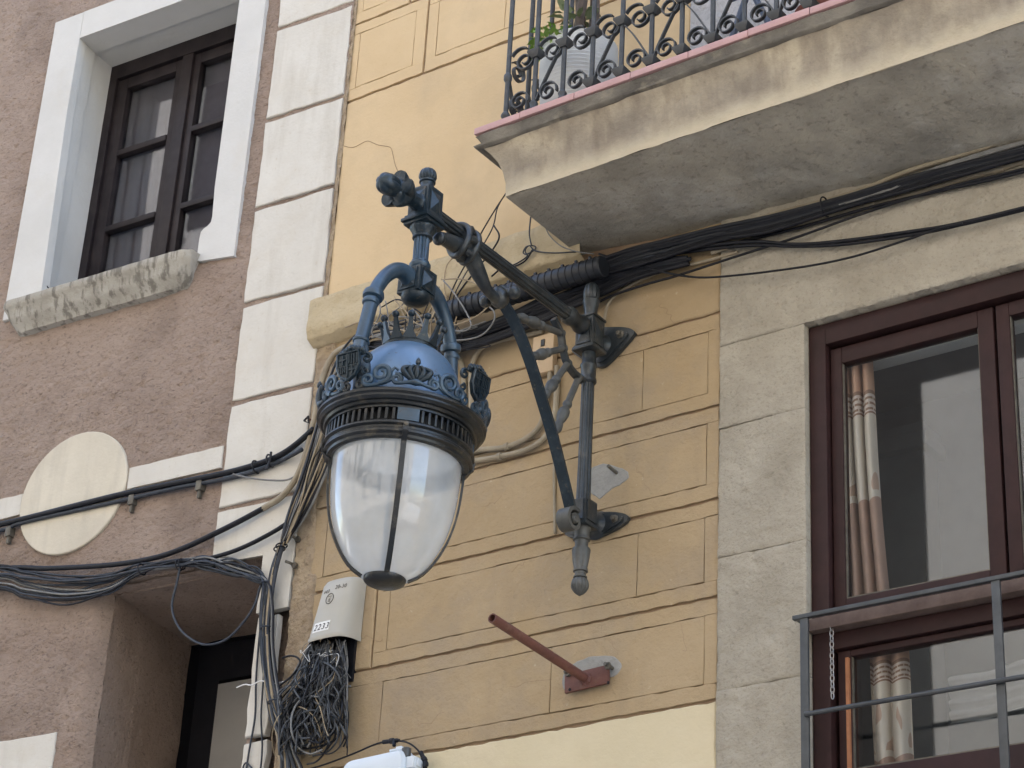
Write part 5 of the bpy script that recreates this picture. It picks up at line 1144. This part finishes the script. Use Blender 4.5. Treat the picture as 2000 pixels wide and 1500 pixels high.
# cable with two connectors above the white box
CC = thing('cable_run', 'thin black cable with two plug connectors arching over the white equipment box', 'cable', W(765, 1450, 0))
obj('cable', MB().tube(spline(PW([(560, 1512, .05), (625, 1496), (690, 1472), (735, 1453), (765, 1447), (795, 1450), (815, 1464), (826, 1482), (833, 1500), (836, 1530)], .05), 8), .0035, 8), m_black, CC, smooth=180)
for (p0, p1) in (((752, 1449), (776, 1446)), ((823, 1472), (833, 1492))):
    a, c = W(*p0, .05), W(*p1, .05); d = c - a; l = d.length
    obj('connector', MB().lathe([(.004, -.01), (.008, -.008), (.008, l * .4), (.011, l * .45), (.011, l * .7), (.008, l * .75), (.008, l), (.004, l + .01)], a, d, 12).tube([a + d * .75, a + d * .85 + Vector((.004, -.01, -.022))], [.008, .007], 8), m_black, CC)
# thin loose wires by the sleeve
LW = thing('loose_wires', 'thin loose wires knotted and looping between the balcony corner and the lantern crown', 'wires', W(920, 540, 0))
for pts, r, m, off in (
        ([(992, 372), (968, 408), (940, 455), (918, 500), (888, 556), (876, 592), (868, 650)], .0028, m_black, .085),
        ([(990, 374), (972, 405), (963, 442), (944, 478), (905, 542), (884, 585), (872, 640)], .0026, m_rim, .085),
        ([(965, 441), (975, 462), (962, 488), (936, 520), (900, 566), (880, 600)], .0036, m_black, .085),
        ([(1038, 410), (1034, 455), (1038, 480)], .003, m_slate, .085),
        ([(1125, 492), (1080, 494), (1046, 490), (1034, 480), (1026, 488), (1030, 496), (1046, 486), (1042, 480), (1028, 482), (1022, 494), (1030, 500), (1010, 514), (985, 524)], .003, m_rim, .08),
        ([(1040, 488), (1025, 510), (1000, 522), (980, 524), (960, 540)], .0036, m_black, .08),
        ([(1062, 432), (1072, 458), (1095, 480), (1125, 491), (1160, 496)], .0024, m_gcab, .085),
        ([(890, 498), (872, 520), (868, 560), (874, 600), (868, 645), (850, 690)], .0026, m_bcab, .12),
        ([(866, 548), (885, 570), (905, 600), (920, 632), (912, 645), (890, 646), (872, 636)], .0034, m_gcab, .15),
        ([(870, 640), (905, 630), (935, 615), (952, 600)], .0034, m_bcab, .15),
        ([(955, 598), (966, 612), (962, 632), (940, 655), (905, 664), (872, 664)], .0032, m_gcab, .15),
        ([(862, 546), (900, 545), (932, 556), (950, 578)], .0026, m_bcab, .12),
        ([(858, 560), (845, 590), (852, 630), (862, 668)], .003, m_bcab, .12),
        ([(753, 588), (757, 610), (760, 645)], .0026, m_gcab, .14),
        ([(770, 585), (790, 605), (808, 628), (828, 640), (846, 672)], .003, m_bcab, .14),
        ([(745, 600), (775, 585), (800, 596), (822, 612)], .003, m_black, .14),
        ([(806, 590), (812, 620), (806, 650)], .0024, m_black, .14),
        ([(865, 640), (878, 700), (872, 735)], .003, m_gcab, .10)):
    obj('wire', MB().tube(spline(PW(pts, off), 7), r, 6), m, LW, smooth=180)
rg = random.Random(31)
for k in range(16):
    x0, y0 = rg.uniform(735, 900), rg.uniform(560, 640); x1, y1 = rg.uniform(680, 960), rg.uniform(620, 690)
    mx, my = (x0 + x1) / 2 + rg.uniform(-50, 50), max(y0, y1) + rg.uniform(-20, 35); o_ = rg.uniform(.06, .14)
    obj('wire', MB().tube(spline([W(x0, y0, o_), W((x0 + mx) / 2 + rg.uniform(-20, 20), (y0 + my) / 2, o_ + .02), W(mx, my, o_ + .02), W(x1, y1, o_ - .01), W(x1 - rg.uniform(20, 60), y1 + rg.uniform(5, 40), o_ - .02)], 6), rg.uniform(.0018, .0034), 6), rg.choice((m_bcab, m_gcab, m_black, m_bcab)), LW, smooth=180)
# conduits on the wall behind the lantern
for lb, pts in (('beige conduit bending up to the right just behind the lantern dome', [(921, 800), (920, 742), (925, 704), (946, 676), (1000, 659), (1060, 648)]),
                ('beige conduit bending up to the left behind the lantern dome', [(907, 800), (906, 742), (902, 712), (890, 690), (865, 672)]),
                ('upper of two beige conduits curving from the lantern to the cream box', [(900, 884), (945, 878), (990, 873), (1032, 854), (1056, 828), (1066, 790), (1073, 750), (1076, 715)]),
                ('lower of two beige conduits curving from the lantern to the cream box', [(890, 906), (928, 900), (976, 892), (1032, 877), (1066, 852), (1082, 818), (1087, 770), (1088, 715)])):
    c = thing('conduit', lb, 'conduit', W(*pts[2], 0), 0, 'beige conduits on the ochre wall behind the lantern')
    obj('tube', MB().tube(spline(PW(pts, .016), 9), .0105, 12), m_conduit, c, smooth=180)
    if 'curving' in lb:
        q = pts[2]; obj('saddle_clip', MB().lathe([(.011, -.009), (.015, -.008), (.015, .008), (.011, .009)], W(*q, .016), W(*pts[3], .016) - W(*q, .016), 14), m_conduit, c)
cable('conduit', 'narrow painted conduit dropping straight down behind the brace, left of the post', PW([(1083, 880), (1082, 930), (1083, 985), (1084, 1042)], .006), .005, m_conduit, 'conduit')
